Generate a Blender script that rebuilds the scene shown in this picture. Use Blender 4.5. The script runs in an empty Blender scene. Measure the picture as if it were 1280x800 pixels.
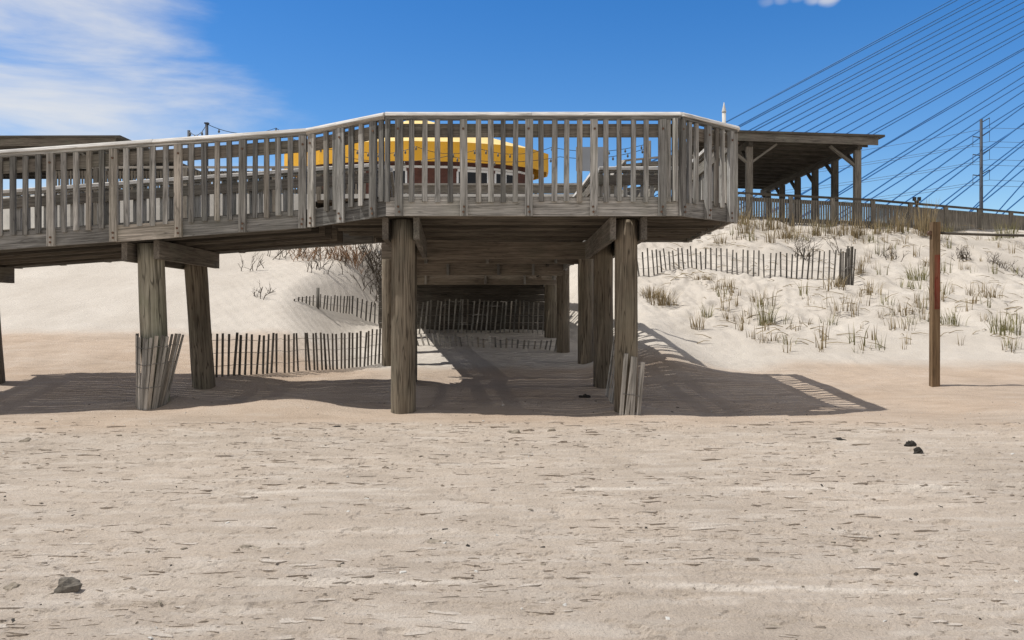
import bpy, math, random
import numpy as np
from mathutils import Vector, noise as mnoise
random.seed(7)
rng = random.Random(11)
sc = bpy.context.scene
COL = sc.collection
EYE = 1.35
F = 985.0
HZ = 388.0
Vv = Vector

# ---------------------------------------------------------------- camera
cam = bpy.data.cameras.new("camera")
cam.sensor_width = 36.0
cam.lens = 36.0 * F / 1280.0
cam.shift_y = -12.0 / 1280.0
cam.clip_start = 0.05
cam.clip_end = 20000
co = bpy.data.objects.new("camera", cam)
co.location = (0, 0, EYE)
co.rotation_euler = (math.radians(90), 0, 0)
COL.objects.link(co)
sc.camera = co

def at(px, py, Y):
    return Vv(((px - 640) / F * Y, Y, EYE - (py - HZ) / F * Y))

# ---------------------------------------------------------------- terrain function
def _hash(ix, iy, seed):
    h = (ix.astype(np.int64) * 374761393 + iy.astype(np.int64) * 668265263 + seed * 974634777) & 0xffffffff
    h = ((h ^ (h >> 13)) * 1274126177) & 0xffffffff
    h = (h ^ (h >> 16)) & 0xffffffff
    return h.astype(np.float64) / 4294967295.0

def vn(x, y, seed=0):
    ix = np.floor(x); iy = np.floor(y)
    fx = x - ix; fy = y - iy
    fx = fx * fx * fx * (fx * (fx * 6 - 15) + 10); fy = fy * fy * fy * (fy * (fy * 6 - 15) + 10)
    a = _hash(ix, iy, seed); b = _hash(ix + 1, iy, seed)
    c = _hash(ix, iy + 1, seed); d = _hash(ix + 1, iy + 1, seed)
    return (a + (b - a) * fx) * (1 - fy) + (c + (d - c) * fx) * fy - 0.5

def fbm(x, y, seed=0, oct=3, gain=0.5):
    s = 0; a = 1.0
    for k in range(oct):
        ca, sa = math.cos(0.6 * k), math.sin(0.6 * k)
        s = s + a * vn((x * ca - y * sa) * 2 ** k + 13.7 * k, (x * sa + y * ca) * 2 ** k + 7.1 * k, seed + k)
        a *= gain
    return s

def ss(a, b, t):
    t = np.clip((t - a) / (b - a), 0, 1)
    return t * t * (3 - 2 * t)

PL = np.array([(-60, -1.2), (-10, -.15), (6, -.02), (10.6, 0), (11.3, .02), (13, .23), (17, .93), (18.2, 1.28), (24, 3.08), (27, 3.9), (30, 4.45), (40, 4.7), (70, 4.5), (140, 3), (5000, 2.5)])
PC = np.array([(-60, -1.2), (-10, -.15), (6, -.02), (10.6, 0), (13, .03), (15.7, .27), (17.9, .36), (20, .66), (22.2, .95), (25, 2.2), (28, 4.2), (32, 4.5), (40, 4.7), (70, 4.5), (140, 3), (5000, 2.5)])
PR = np.array([(-60, -1.2), (-10, -.15), (6, -.02), (11.2, 0), (14.2, .19), (15.9, .5), (18, 1.08), (22, 2.3), (27, 4.45), (29, 4.6), (34, 4.65), (70, 4.5), (140, 3), (5000, 2.5)])

def prof(P, y, w):
    s = 0
    for d in (-1, -.5, 0, .5, 1):
        s = s + np.interp(y + d * w, P[:, 0], P[:, 1])
    return s / 5

def base_z(x, y):
    w = 0.45
    wl = 1 - ss(-5.4, -3.4, x + 0.5 * np.sin(y * .7))
    # under the ramp the left profile carries over further to the right (drift behind the picket fence)
    wr = ss(1.3, 3.0, x + 0.25 * np.sin(y * .9 + 1))
    yr = y - np.clip((x - 7.7) * .42, 0, 9) * ss(17, 27, y)
    yr = np.where(y > 36, np.maximum(yr, y - 9), yr)
    zl = prof(PL, y, w); zc = prof(PC, y, w); zr = prof(PR, yr, w)
    z = zc * (1 - wl) * (1 - wr) + zl * wl * (1 - wr) + zr * wr
    # drift in front of the left picket fence
    z = z + .10 * np.exp(-((y - 13.4) / .9) ** 2) * ss(-5.4, -4, x) * (1 - ss(-1.9, -0.8, x))
    z = z + .30 * ss(9, 18, x) * ss(21, 27, yr) * (1 - ss(34, 50, yr))
    z = z + .11 * fbm(x * .75, y * .5, 311, 2) * np.exp(-((y - 10.7) / .5) ** 2) * ss(-60, -9, x)
    for px_, py_, s_ in ((-4.9, 10.86, .12), (-1.43, 10.36, .07), (1.5, 10.36, .09), (6.95, 12.96, .05)):
        z = z + s_ * np.exp(-((x - px_ - .15) / .55) ** 2 - ((y - py_ - .25) / .4) ** 2)
    # low drift of sand in front of the ramp piles
    z = z + .13 * np.exp(-((y - 10.6) / .33) ** 2 - ((x + 3.1) / .95) ** 2)
    # bulge of the right dune beside the piles
    z = z + .42 * np.exp(-((x - 2.7) / .85) ** 2) * ss(12.9, 14.8, y) * (1 - ss(15.5, 21, y))
    return z

def dune_w(x, y):
    n_ = .5 * fbm(x * .35, y * .35, 5, 2) + .25 * fbm(x * 1.7, y * 1.7, 6, 2)
    lf = 1 - ss(-5.5, -2.5, x)
    return lf * ss(16.2, 17.3, y + n_) + (1 - lf) * ss(14.6, 15.6, y + n_ + .7 * ss(1.5, 3.5, x) * (1 - ss(4, 6, x)))

def terrain(x, y, fine=True):
    x = np.asarray(x, float); y = np.asarray(y, float)
    z = base_z(x, y)
    dw = dune_w(x, y)
    near = 1 - ss(60, 120, y)
    # large gentle swells
    z = z + near * (.05 * fbm(x * .45, y * .45, 21, 2) * ss(9, 13, y) + .16 * fbm(x * .3, y * .3, 31, 2) * ss(18, 24, y))
    # hummocks on the right dune
    hr = ss(2.2, 4.5, x) * ss(16, 19, y) * near
    h = fbm(x * 1.1, y * .9, 41, 3)
    z = z + hr * (.22 * h + .14 * np.abs(fbm(x * 2.3, y * 2.0, 47, 3)) + .05 * fbm(x * 5.5, y * 5, 49, 2))
    if fine:
        fg = (1 - ss(11.0, 13.5, y)) * ss(-30, 1, y)
        fg2 = .35 + .65 * ss(4.2, 6.5, y)
        # wind scour, old footprints and crusts broken off into small scarps
        far_ = .5 + .5 * ss(5, 8, y)
        z = z + fg * .010 * fbm(x * .9, y * 1.8, 3, 2)
        z = z + fg * .005 * fbm(x * 9, y * 14, 9, 3) * (1 - .4 * ss(9.3, 10, y))
        berm = 1 - .75 * ss(9.0, 9.8, y)
        for k_, A_, gx, gy, lo, hi, seed in ((4.7, .014, 2.0, 10.0, .22, .25, 211), (8.5, .014, 3.2, 14.0, .14, .17, 221), (15.0, .010, 5.5, 22.0, .08, .11, 231)):
            ph = y * k_ + .9 * fbm(x * .5, y * .9, seed, 2) * k_ * .25 + .16 * fbm(x * 5, y * 6, seed + 3, 2)
            fr = ph - np.floor(ph)
            gt = ss(lo, hi, fbm(x * gx, y * gy, seed + 7, 2))
            z = z + fg * berm * A_ * (.52 + .5 * ss(4, 9.5, y)) * gt * (1 - ss(0, .35, fr)) * ss(0, .010 * k_, fr)
        for seed, thr, amp, sx, sy in ((61, .26, .010, 3.2, 6.5), (67, .28, .008, 6.0, 10.0)):
            t = fbm(x * sx, y * sy, seed, 3)
            z = z - fg * berm * amp * ss(thr, thr + .06, -t)
        # tread texture of the near sand
        nt = (1 - ss(4.6, 6.2, y)) * ss(1, 2.5, y)
        z = z + nt * .005 * fbm(x * 26, y * 26, 15, 2) * (.4 + .9 * ss(-.1, .2, fbm(x * .8, y * 1.5, 18, 2)))
        # tyre ruts running along the beach
        for yy, wd, amp, seed in ((6.06, .035, .026, 81), (5.62, .09, .010, 82), (7.15, .06, .014, 83), (3.98, .03, .014, 84), (3.72, .05, .008, 88), (3.27, .03, .018, 85), (8.4, .08, .014, 86)):
            c = yy + .05 * np.sin(x * .5 + seed) + .05 * fbm(x * .7, y * 0 + seed, seed, 3)
            k = .25 + .75 * ss(-.12, .12, fbm(x * .55, y * 0 + 3.3, seed + 5, 2))
            z = z + fg * k * amp * (np.exp(-((y - c) / wd) ** 2) - .45 * np.exp(-((y - c + 1.7 * wd) / (wd * 1.0)) ** 2))
        # dimples further back and on the dunes
        mid = ss(10.5, 12.5, y) * (1 - ss(26, 32, y)) * near
        z = z + mid * (.020 * fbm(x * 2.4, y * 2.2, 51, 2) + .016 * fbm(x * 4.5, y * 4.5, 53, 2))
        rip = (1 - ss(-3.2, -2.4, x)) * ss(14.5, 16, y) * (1 - ss(23, 26, y))
        z = z + rip * .006 * np.sin((.62 * y + .9 * x) * 24 + 3 * fbm(x * .9, y * .9, 55, 2))
        z = z + (1 - rip) * mid * dw * .035 * fbm(x * 4, y * 5, 57, 2)
    return z

def tz(x, y):
    return float(terrain(np.array([x]), np.array([y]))[0])

def ground_px(px, py, y0=3.0, y1=45.0):
    ys = np.arange(y0, y1, .03)
    xs = (px - 640) / F * ys
    zr = EYE - (py - HZ) / F * ys
    zt = terrain(xs, ys)
    hit = zt >= zr
    i = np.argmax(hit) if hit.any() else int(np.argmin(np.where(ys > 10, (zr - zt) / ys, 9)))
    return Vv((xs[i], ys[i], zt[i]))

# ---------------------------------------------------------------- materials
def mat(name, rough=.85):
    m = bpy.data.materials.new(name); m.use_nodes = True
    nt = m.node_tree
    b = nt.nodes["Principled BSDF"]
    b.inputs["Roughness"].default_value = rough
    b.inputs["Specular IOR Level"].default_value = .25
    return m, nt, b

def N(nt, t, **kw):
    n = nt.nodes.new(t)
    for k, v in kw.items():
        if k in n.inputs: n.inputs[k].default_value = v
        else: setattr(n, k, v)
    return n

def ramp(nt, src, stops):
    r = nt.nodes.new("ShaderNodeValToRGB")
    e = r.color_ramp.elements
    while len(e) > 1: e.remove(e[0])
    e[0].position = stops[0][0]; e[0].color = (*stops[0][1], 1)
    for p, c in stops[1:]:
        k = e.new(p); k.color = (*c, 1)
    nt.links.new(src, r.inputs[0])
    return r.outputs[0]

def g(v): return (v, v, v)

def mixc(nt, fac, a, b, mode="MIX"):
    m = nt.nodes.new("ShaderNodeMix"); m.data_type = 'RGBA'; m.blend_type = mode
    L = nt.links.new
    for i, v in ((0, fac), (6, a), (7, b)):
        if isinstance(v, (int, float)): m.inputs[i].default_value = v
        elif isinstance(v, tuple): m.inputs[i].default_value = (*v, 1)
        else: L(v, m.inputs[i])
    return m.outputs[2]

def wood(name, dark, mid, light, crack=.55, tint=(.20, .22, .17), tintamt=.25, scale=1.0, bump=.5, rough=.9, vary=.35, check=.45):
    m, nt, b = mat(name, rough)
    L = nt.links.new
    at_ = N(nt, "ShaderNodeAttribute", attribute_name="gr")
    oi = N(nt, "ShaderNodeObjectInfo")
    off = N(nt, "ShaderNodeVectorMath", operation='SCALE'); L(oi.outputs["Random"], off.inputs[3]); off.inputs[0].default_value = (37, 91, 53)
    add = N(nt, "ShaderNodeVectorMath", operation='ADD'); L(at_.outputs["Vector"], add.inputs[0]); L(off.outputs[0], add.inputs[1])
    mp = N(nt, "ShaderNodeMapping"); mp.inputs["Scale"].default_value = (1.6 * scale, 42 * scale, 42 * scale); L(add.outputs[0], mp.inputs[0])
    n1 = N(nt, "ShaderNodeTexNoise", Scale=1.0, Detail=6.0, Roughness=.62, Distortion=.6); L(mp.outputs[0], n1.inputs[0])
    mp2 = N(nt, "ShaderNodeMapping"); mp2.inputs["Scale"].default_value = (1.1 * scale, 5 * scale, 5 * scale); L(add.outputs[0], mp2.inputs[0])
    n2 = N(nt, "ShaderNodeTexNoise", Scale=1.0, Detail=4.0, Roughness=.6); L(mp2.outputs[0], n2.inputs[0])
    mp3 = N(nt, "ShaderNodeMapping"); mp3.inputs["Scale"].default_value = (2.2 * scale, 90 * scale, 90 * scale); L(add.outputs[0], mp3.inputs[0])
    n3 = N(nt, "ShaderNodeTexNoise", Scale=1.0, Detail=3.0, Roughness=.5, Distortion=.9); L(mp3.outputs[0], n3.inputs[0])
    c1 = ramp(nt, n1.outputs[0], [(.28, dark), (.5, mid), (.72, light)])
    c2 = ramp(nt, n2.outputs[0], [(.3, g(.55)), (.5, g(.95)), (.75, g(1.3))])
    c = mixc(nt, .8, c1, c2, "MULTIPLY")
    # greenish weather stain patches
    gm = N(nt, "ShaderNodeNewGeometry")
    n4 = N(nt, "ShaderNodeTexNoise", Scale=1.7, Detail=4.0, Roughness=.6); L(gm.outputs["Position"], n4.inputs[0])
    f4 = ramp(nt, n4.outputs[0], [(.48, g(0)), (.68, g(tintamt))])
    c = mixc(nt, f4, c, tint)
    # cracks
    f3 = ramp(nt, n3.outputs[0], [(.34, g(crack)), (.42, g(0))])
    c = mixc(nt, f3, c, tuple(.35 * d for d in dark))
    mp5 = N(nt, "ShaderNodeMapping"); mp5.inputs["Scale"].default_value = (.9 * scale, 16 * scale, 16 * scale); L(add.outputs[0], mp5.inputs[0])
    n5 = N(nt, "ShaderNodeTexNoise", Scale=1.0, Detail=2.0, Roughness=.5, Distortion=.4); L(mp5.outputs[0], n5.inputs[0])
    f5 = ramp(nt, n5.outputs[0], [(.478, g(0)), (.497, g(check)), (.506, g(check)), (.52, g(0))])
    c = mixc(nt, f5, c, tuple(.3 * d for d in dark))
    hv = ramp(nt, oi.outputs["Random"], [(0, g(1 - vary)), (.5, g(1.0)), (1, g(1 + vary * .7))])
    c = mixc(nt, 1.0, c, hv, "MULTIPLY")
    fr = N(nt, "ShaderNodeMath", operation='MULTIPLY'); L(oi.outputs["Random"], fr.inputs[0]); fr.inputs[1].default_value = 9.37
    fr2 = N(nt, "ShaderNodeMath", operation='FRACT'); L(fr.outputs[0], fr2.inputs[0])
    hc = ramp(nt, fr2.outputs[0], [(0, (1.04, .965, .88)), (.18, (1.0, 1.0, .99)), (.7, (.98, 1.0, 1.02)), (1, (1.12, 1.11, 1.1))])
    c = mixc(nt, min(1, vary * 2.2), c, hc, "MULTIPLY")
    L(c, b.inputs["Base Color"])
    bm = N(nt, "ShaderNodeBump", Strength=bump, Distance=.01)
    mx = N(nt, "ShaderNodeMath", operation='ADD'); L(n1.outputs[0], mx.inputs[0]); L(n3.outputs[0], mx.inputs[1])
    L(mx.outputs[0], bm.inputs["Height"]); L(bm.outputs[0], b.inputs["Normal"])
    return m

MW = wood("weathered_wood", (.145, .138, .126), (.325, .315, .295), (.53, .515, .485), tintamt=.2, vary=.5)
MCAP = wood("bleached_cap_wood", (.50, .49, .46), (.74, .72, .69), (.88, .87, .84), crack=.7, tint=(.30, .29, .26), tintamt=.2, vary=.12)
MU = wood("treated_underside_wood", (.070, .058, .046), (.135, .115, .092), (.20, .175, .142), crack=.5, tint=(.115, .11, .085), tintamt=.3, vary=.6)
MB = wood("brown_board", (.10, .088, .074), (.195, .173, .147), (.29, .262, .225), crack=.5, tintamt=.3, vary=.2)
MBM = wood("cross_beam_wood", (.16, .132, .105), (.28, .238, .193), (.38, .33, .275), crack=.5, tintamt=.2, vary=.15)
MP = wood("pile_wood", (.115, .093, .069), (.232, .195, .147), (.325, .28, .218), crack=.8, tint=(.17, .17, .13), tintamt=.35, check=.7, scale=.8, bump=.9, vary=.12)
MPG = wood("pale_pile_wood", (.19, .17, .125), (.36, .335, .265), (.50, .47, .39), crack=.8, check=.7, tint=(.22, .25, .16), tintamt=.5, scale=.8, bump=.8, vary=.12)
MK = wood("picket_wood", (.15, .14, .125), (.36, .34, .31), (.58, .56, .52), crack=.5, tintamt=.1, vary=.45)
MKD = wood("silhouette_picket_wood", (.06, .055, .048), (.14, .128, .112), (.24, .22, .195), crack=.4, tintamt=.1, vary=.35)  # picket wood toned dark, putting the backlit silhouette into its colour
MRED = wood("stained_post_wood", (.10, .065, .038), (.20, .135, .078), (.28, .20, .12), crack=.4, tint=(.26, .05, .03), tintamt=.0, vary=.05)
MDIST = wood("distant_wood", (.12, .108, .092), (.22, .20, .172), (.33, .30, .26), crack=.2, tintamt=.15, vary=.2)
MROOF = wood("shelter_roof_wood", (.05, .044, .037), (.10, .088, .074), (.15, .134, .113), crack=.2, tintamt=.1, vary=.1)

def plain(name, col, rough=.7, metal=0, var=.25, nscale=6.0, bump=0.0):
    m, nt, b = mat(name, rough)
    L = nt.links.new
    tc = N(nt, "ShaderNodeTexCoord")
    n = N(nt, "ShaderNodeTexNoise", Scale=nscale, Detail=5.0, Roughness=.6); L(tc.outputs["Object"], n.inputs[0])
    c = ramp(nt, n.outputs[0], [(.3, tuple(v * (1 - var) for v in col)), (.7, tuple(min(1, v * (1 + var)) for v in col))])
    L(c, b.inputs["Base Color"]); b.inputs["Metallic"].default_value = metal
    if bump:
        bm = N(nt, "ShaderNodeBump", Strength=bump, Distance=.02); L(n.outputs[0], bm.inputs["Height"]); L(bm.outputs[0], b.inputs["Normal"])
    return m

MBOLT = plain("rusty_bolt", (.16, .10, .07), .6, .4)
MWIRE = plain("galvanised_wire", (.22, .21, .20), .5, .6)
MCABLE = plain("stay_cable_sheath", (.035, .16, .42), .5, 0, .1)
MPOLE = plain("pole_steel", (.055, .065, .085), .6, .0, .15, 2)
MCONC = plain("pale_concrete", (.55, .54, .51), .85, 0, .12, 3)
MBRIDGE = plain("bridge_concrete", (.42, .45, .50), .85, 0, .1, .2)
MYEL = plain("yellow_canvas", (.80, .43, .045), .75, 0, .08, 1.5)
MCREAM = plain("sunlit_cream_canvas", (.84, .64, .28), .75, 0, .08, 1.2)  # cream roof canvas, with sunlight on the top put into its paleness
MBRICK = plain("dark_red_siding", (.11, .05, .04), .8, 0, .25, 4)
MWHITE = plain("white_paint", (.78, .79, .80), .5, 0, .06, 4)
MGLASS = plain("dark_glass", (.02, .022, .026), .08, 0, .2, 2)
MSIGN = plain("grey_sign_metal", (.36, .38, .41), .45, .3, .08, 3)
MGUARD = plain("grey_guard_rail", (.30, .32, .34), .5, .4, .1, 3)
MBLK = plain("black_fitting", (.03, .03, .03), .5)
MSTONE = plain("damp_clod", (.27, .235, .19), .95, 0, .35, 30, .6)
MCLOD = plain("dark_clod", (.15, .135, .115), .95, 0, .35, 30, .6)
MWEED = plain("dark_seaweed", (.035, .032, .028), .8, 0, .4, 40, .5)
MTWIG = plain("brush_twigs", (.085, .068, .05), .9, 0, .4, 9)
MTWIGR = plain("reddish_brush_stems", (.30, .185, .11), .9, 0, .35, 9)
MBULB = plain("bulb_glass", (.10, .095, .08), .3)

def grass_mat(name, a, b_):
    m, nt, b = mat(name, .8)
    L = nt.links.new
    at_ = N(nt, "ShaderNodeAttribute", attribute_name="gr")
    sx = N(nt, "ShaderNodeSeparateXYZ"); L(at_.outputs["Vector"], sx.inputs[0])
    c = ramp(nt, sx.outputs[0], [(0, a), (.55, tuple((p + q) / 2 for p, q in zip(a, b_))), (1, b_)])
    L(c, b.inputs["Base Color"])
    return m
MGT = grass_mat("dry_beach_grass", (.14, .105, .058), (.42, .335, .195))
MGG = grass_mat("green_beach_grass", (.11, .115, .045), (.34, .30, .155))

def sand_mat():
    m, nt, b = mat("sand", .95)
    b.inputs["Specular IOR Level"].default_value = .12
    L = nt.links.new
    gm = N(nt, "ShaderNodeNewGeometry")
    dry = N(nt, "ShaderNodeAttribute", attribute_name="dry")
    pale = N(nt, "ShaderNodeAttribute", attribute_name="pale")
    n1 = N(nt, "ShaderNodeTexNoise", Scale=.55, Detail=6.0, Roughness=.6); L(gm.outputs["Position"], n1.inputs[0])
    mp = N(nt, "ShaderNodeMapping"); mp.inputs["Scale"].default_value = (1.4, 4.5, 2); L(gm.outputs["Position"], mp.inputs[0])
    n2 = N(nt, "ShaderNodeTexNoise", Scale=1.0, Detail=8.0, Roughness=.68); L(mp.outputs[0], n2.inputs[0])
    n3 = N(nt, "ShaderNodeTexNoise", Scale=90.0, Detail=4.0, Roughness=.75); L(gm.outputs["Position"], n3.inputs[0])
    n5 = N(nt, "ShaderNodeTexNoise", Scale=420.0, Detail=2.0, Roughness=.7); L(gm.outputs["Position"], n5.inputs[0])
    beach = ramp(nt, n2.outputs[0], [(.28, (.43, .37, .31)), (.5, (.518, .446, .374)), (.72, (.565, .51, .45))])
    tan = ramp(nt, n1.outputs[0], [(.35, g(.90)), (.65, g(1.06))])
    beach = mixc(nt, 1.0, beach, tan, "MULTIPLY")
    warm = N(nt, "ShaderNodeAttribute", attribute_name="warm")
    beach = mixc(nt, warm.outputs["Fac"], beach, mixc(nt, 1.0, beach, (1.0, .91, .83), "MULTIPLY"))
    dune = ramp(nt, n1.outputs[0], [(.3, (.545, .497, .437)), (.7, (.64, .593, .53))])
    c = mixc(nt, dry.outputs["Fac"], beach, dune)
    c = mixc(nt, pale.outputs["Fac"], c, (.70, .64, .57))
    sp = ramp(nt, n3.outputs[0], [(.32, g(.72)), (.45, g(.98)), (.7, g(1.08))])
    c = mixc(nt, .8, c, sp, "MULTIPLY")
    sp2 = ramp(nt, n5.outputs[0], [(.3, g(.75)), (.5, g(1)), (.7, g(1.12))])
    c = mixc(nt, .7, c, sp2, "MULTIPLY")
    L(c, b.inputs["Base Color"])
    n4 = N(nt, "ShaderNodeTexNoise", Scale=38.0, Detail=6.0, Roughness=.7); L(gm.outputs["Position"], n4.inputs[0])
    bm = N(nt, "ShaderNodeBump", Strength=.8, Distance=.03); L(n4.outputs[0], bm.inputs["Height"])
    bm2 = N(nt, "ShaderNodeBump", Strength=.35, Distance=.006); L(n5.outputs[0], bm2.inputs["Height"]); L(bm.outputs[0], bm2.inputs["Normal"])
    L(bm2.outputs[0], b.inputs["Normal"])
    return m
MSAND = sand_mat()

# ---------------------------------------------------------------- mesh builder
WL = {}
def tag(o, label=None, cat=None, group=None, kind=None):
    if label: o["label"] = label
    if cat: o["category"] = cat
    if group: o["group"] = group
    if kind: o["kind"] = kind
    return o

def empty(name, loc, label, cat, group=None):
    o = bpy.data.objects.new(name, None); COL.objects.link(o)
    o.location = loc; o.empty_display_size = .2
    WL[o.name] = Vv(loc)
    return tag(o, label, cat, group)

class MBd:
    def __init__(s):
        s.v = []; s.f = []; s.gr = []; s.mi = []; s.sm = []
    def hexa(s, P, L=1.0, W=.1, H=.1, mi=0):
        """P: 8 points, 0-3 the start end (ccw), 4-7 the far end"""
        b = len(s.v); r = Vv((rng.random() * 20, rng.random() * 20, rng.random() * 20))
        uv = [(0, 0), (1, 0), (1, 1), (0, 1)]
        for i, p in enumerate(P):
            s.v.append(Vv(p)); u = uv[i % 4]
            s.gr.append(r + Vv((L if i > 3 else 0, u[0] * W, u[1] * H)))
        for q in ((0, 3, 2, 1), (4, 5, 6, 7), (0, 1, 5, 4), (1, 2, 6, 5), (2, 3, 7, 6), (3, 0, 4, 7)):
            s.f.append([b + k for k in q]); s.mi.append(mi); s.sm.append(False)
    def bar(s, p0, p1, w, h, up=Vv((0, 0, 1)), mi=0, jit=0, vertical_ends=False):
        """bar from p0 to p1, width w (sideways), height h (along up), centred on the line"""
        p0 = Vv(p0); p1 = Vv(p1); d = p1 - p0; L = d.length; dn = d.normalized()
        sd = dn.cross(up)
        if sd.length < 1e-4: sd = dn.cross(Vv((0, 1, 0)))
        sd.normalize(); u = sd.cross(dn).normalized()
        if vertical_ends: u = Vv((0, 0, 1))
        P = []
        for p in (p0, p1):
            for a, c in ((-1, -1), (1, -1), (1, 1), (-1, 1)):
                q = p + sd * (a * w / 2) + u * (c * h / 2)
                if jit: q = q + Vv((rng.uniform(-jit, jit), rng.uniform(-jit, jit), rng.uniform(-jit, jit)))
                P.append(q)
        s.hexa(P, L, w, h, mi)
    def box(s, x0, x1, y0, y1, z0, z1, axis='x', mi=0, jit=0):
        if axis == 'x': s.bar(((x0), (y0 + y1) / 2, (z0 + z1) / 2), (x1, (y0 + y1) / 2, (z0 + z1) / 2), y1 - y0, z1 - z0, mi=mi, jit=jit)
        elif axis == 'y': s.bar(((x0 + x1) / 2, y0, (z0 + z1) / 2), ((x0 + x1) / 2, y1, (z0 + z1) / 2), x1 - x0, z1 - z0, mi=mi, jit=jit)
        else: s.bar(((x0 + x1) / 2, (y0 + y1) / 2, z0), ((x0 + x1) / 2, (y0 + y1) / 2, z1), x1 - x0, y1 - y0, up=Vv((0, 1, 0)), mi=mi, jit=jit)
    def tube(s, pts, rad, n=8, mi=0, cap=True, rough=0, smooth=True):
        pts = [Vv(p) for p in pts]; b = len(s.v); r = Vv((rng.random() * 20, rng.random() * 20, rng.random() * 20))
        if not isinstance(rad, (list, tuple)): rad = [rad] * len(pts)
        Lc = 0; ref = None
        for i, p in enumerate(pts):
            d = (pts[min(i + 1, len(pts) - 1)] - pts[max(i - 1, 0)]).normalized()
            if ref is None:
                ref = d.cross(Vv((0, 1, 0)) if abs(d.y) < .9 else Vv((1, 0, 0))).normalized()
            a = (ref - d * ref.dot(d)).normalized(); c = d.cross(a)
            if i: Lc += (p - pts[i - 1]).length
            for k in range(n):
                t = 2 * math.pi * k / n
                rr = rad[i]
                if rough: rr *= 1 + rough * mnoise.noise(Vv((math.cos(t) * 1.3, math.sin(t) * 1.3, Lc * 1.2)) + r)
                s.v.append(p + (a * math.cos(t) + c * math.sin(t)) * rr)
                s.gr.append(r + Vv((Lc, math.cos(t) * rad[i], math.sin(t) * rad[i])))
        for i in range(len(pts) - 1):
            for k in range(n):
                k2 = (k + 1) % n
                s.f.append([b + i * n + k, b + i * n + k2, b + (i + 1) * n + k2, b + (i + 1) * n + k]); s.mi.append(mi); s.sm.append(smooth)
        if cap:
            s.f.append([b + k for k in reversed(range(n))]); s.mi.append(mi); s.sm.append(False)
            e = b + (len(pts) - 1) * n
            s.f.append([e + k for k in range(n)]); s.mi.append(mi); s.sm.append(False)
    def poly(s, pts, mi=0, gr=None):
        b = len(s.v)
        for i, p in enumerate(pts):
            s.v.append(Vv(p)); s.gr.append(Vv(gr[i]) if gr else Vv(p))
        s.f.append(list(range(b, b + len(pts)))); s.mi.append(mi); s.sm.append(False)
    def slab(s, pts, z0, z1, mi=0):
        """polygon (ccw from above) extruded from z0 to z1"""
        b = len(s.v); n = len(pts)
        for z in (z0, z1):
            for p in pts:
                s.v.append(Vv((p[0], p[1], z))); s.gr.append(Vv((p[0], p[1], z)))
        s.f.append([b + k for k in reversed(range(n))]); s.f.append([b + n + k for k in range(n)])
        s.mi += [mi, mi]; s.sm += [False, False]
        for k in range(n):
            k2 = (k + 1) % n
            s.f.append([b + k, b + k2, b + n + k2, b + n + k]); s.mi.append(mi); s.sm.append(False)
    def build(s, name, mats, parent=None, loc=None):
        if not isinstance(mats, (list, tuple)): mats = [mats]
        if loc is None:
            lo = Vv([min(v[i] for v in s.v) for i in range(3)]); hi = Vv([max(v[i] for v in s.v) for i in range(3)])
            loc = (lo + hi) / 2
            if parent is None: loc.z = lo.z
        loc = Vv(loc)
        me = bpy.data.meshes.new(name)
        me.from_pydata([tuple(v - loc) for v in s.v], [], s.f)
        for m in mats: me.materials.append(m)
        me.polygons.foreach_set("material_index", s.mi)
        me.polygons.foreach_set("use_smooth", s.sm)
        a = me.attributes.new("gr", 'FLOAT_VECTOR', 'POINT')
        a.data.foreach_set("vector", [c for v in s.gr for c in v])
        me.update()
        o = bpy.data.objects.new(name, me); COL.objects.link(o)
        WL[o.name] = loc.copy()
        if parent is not None:
            o.parent = parent; o.location = loc - WL[parent.name]
        else: o.location = loc
        return o

def lerp(a, b, t): return a + (b - a) * t

# ---------------------------------------------------------------- ground
def geo(a, b, n):
    t = np.linspace(0, 1, n + 1)[1:]
    return a + (b - a) * (np.exp(t * 5.5) - 1) / (math.exp(5.5) - 1)

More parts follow.
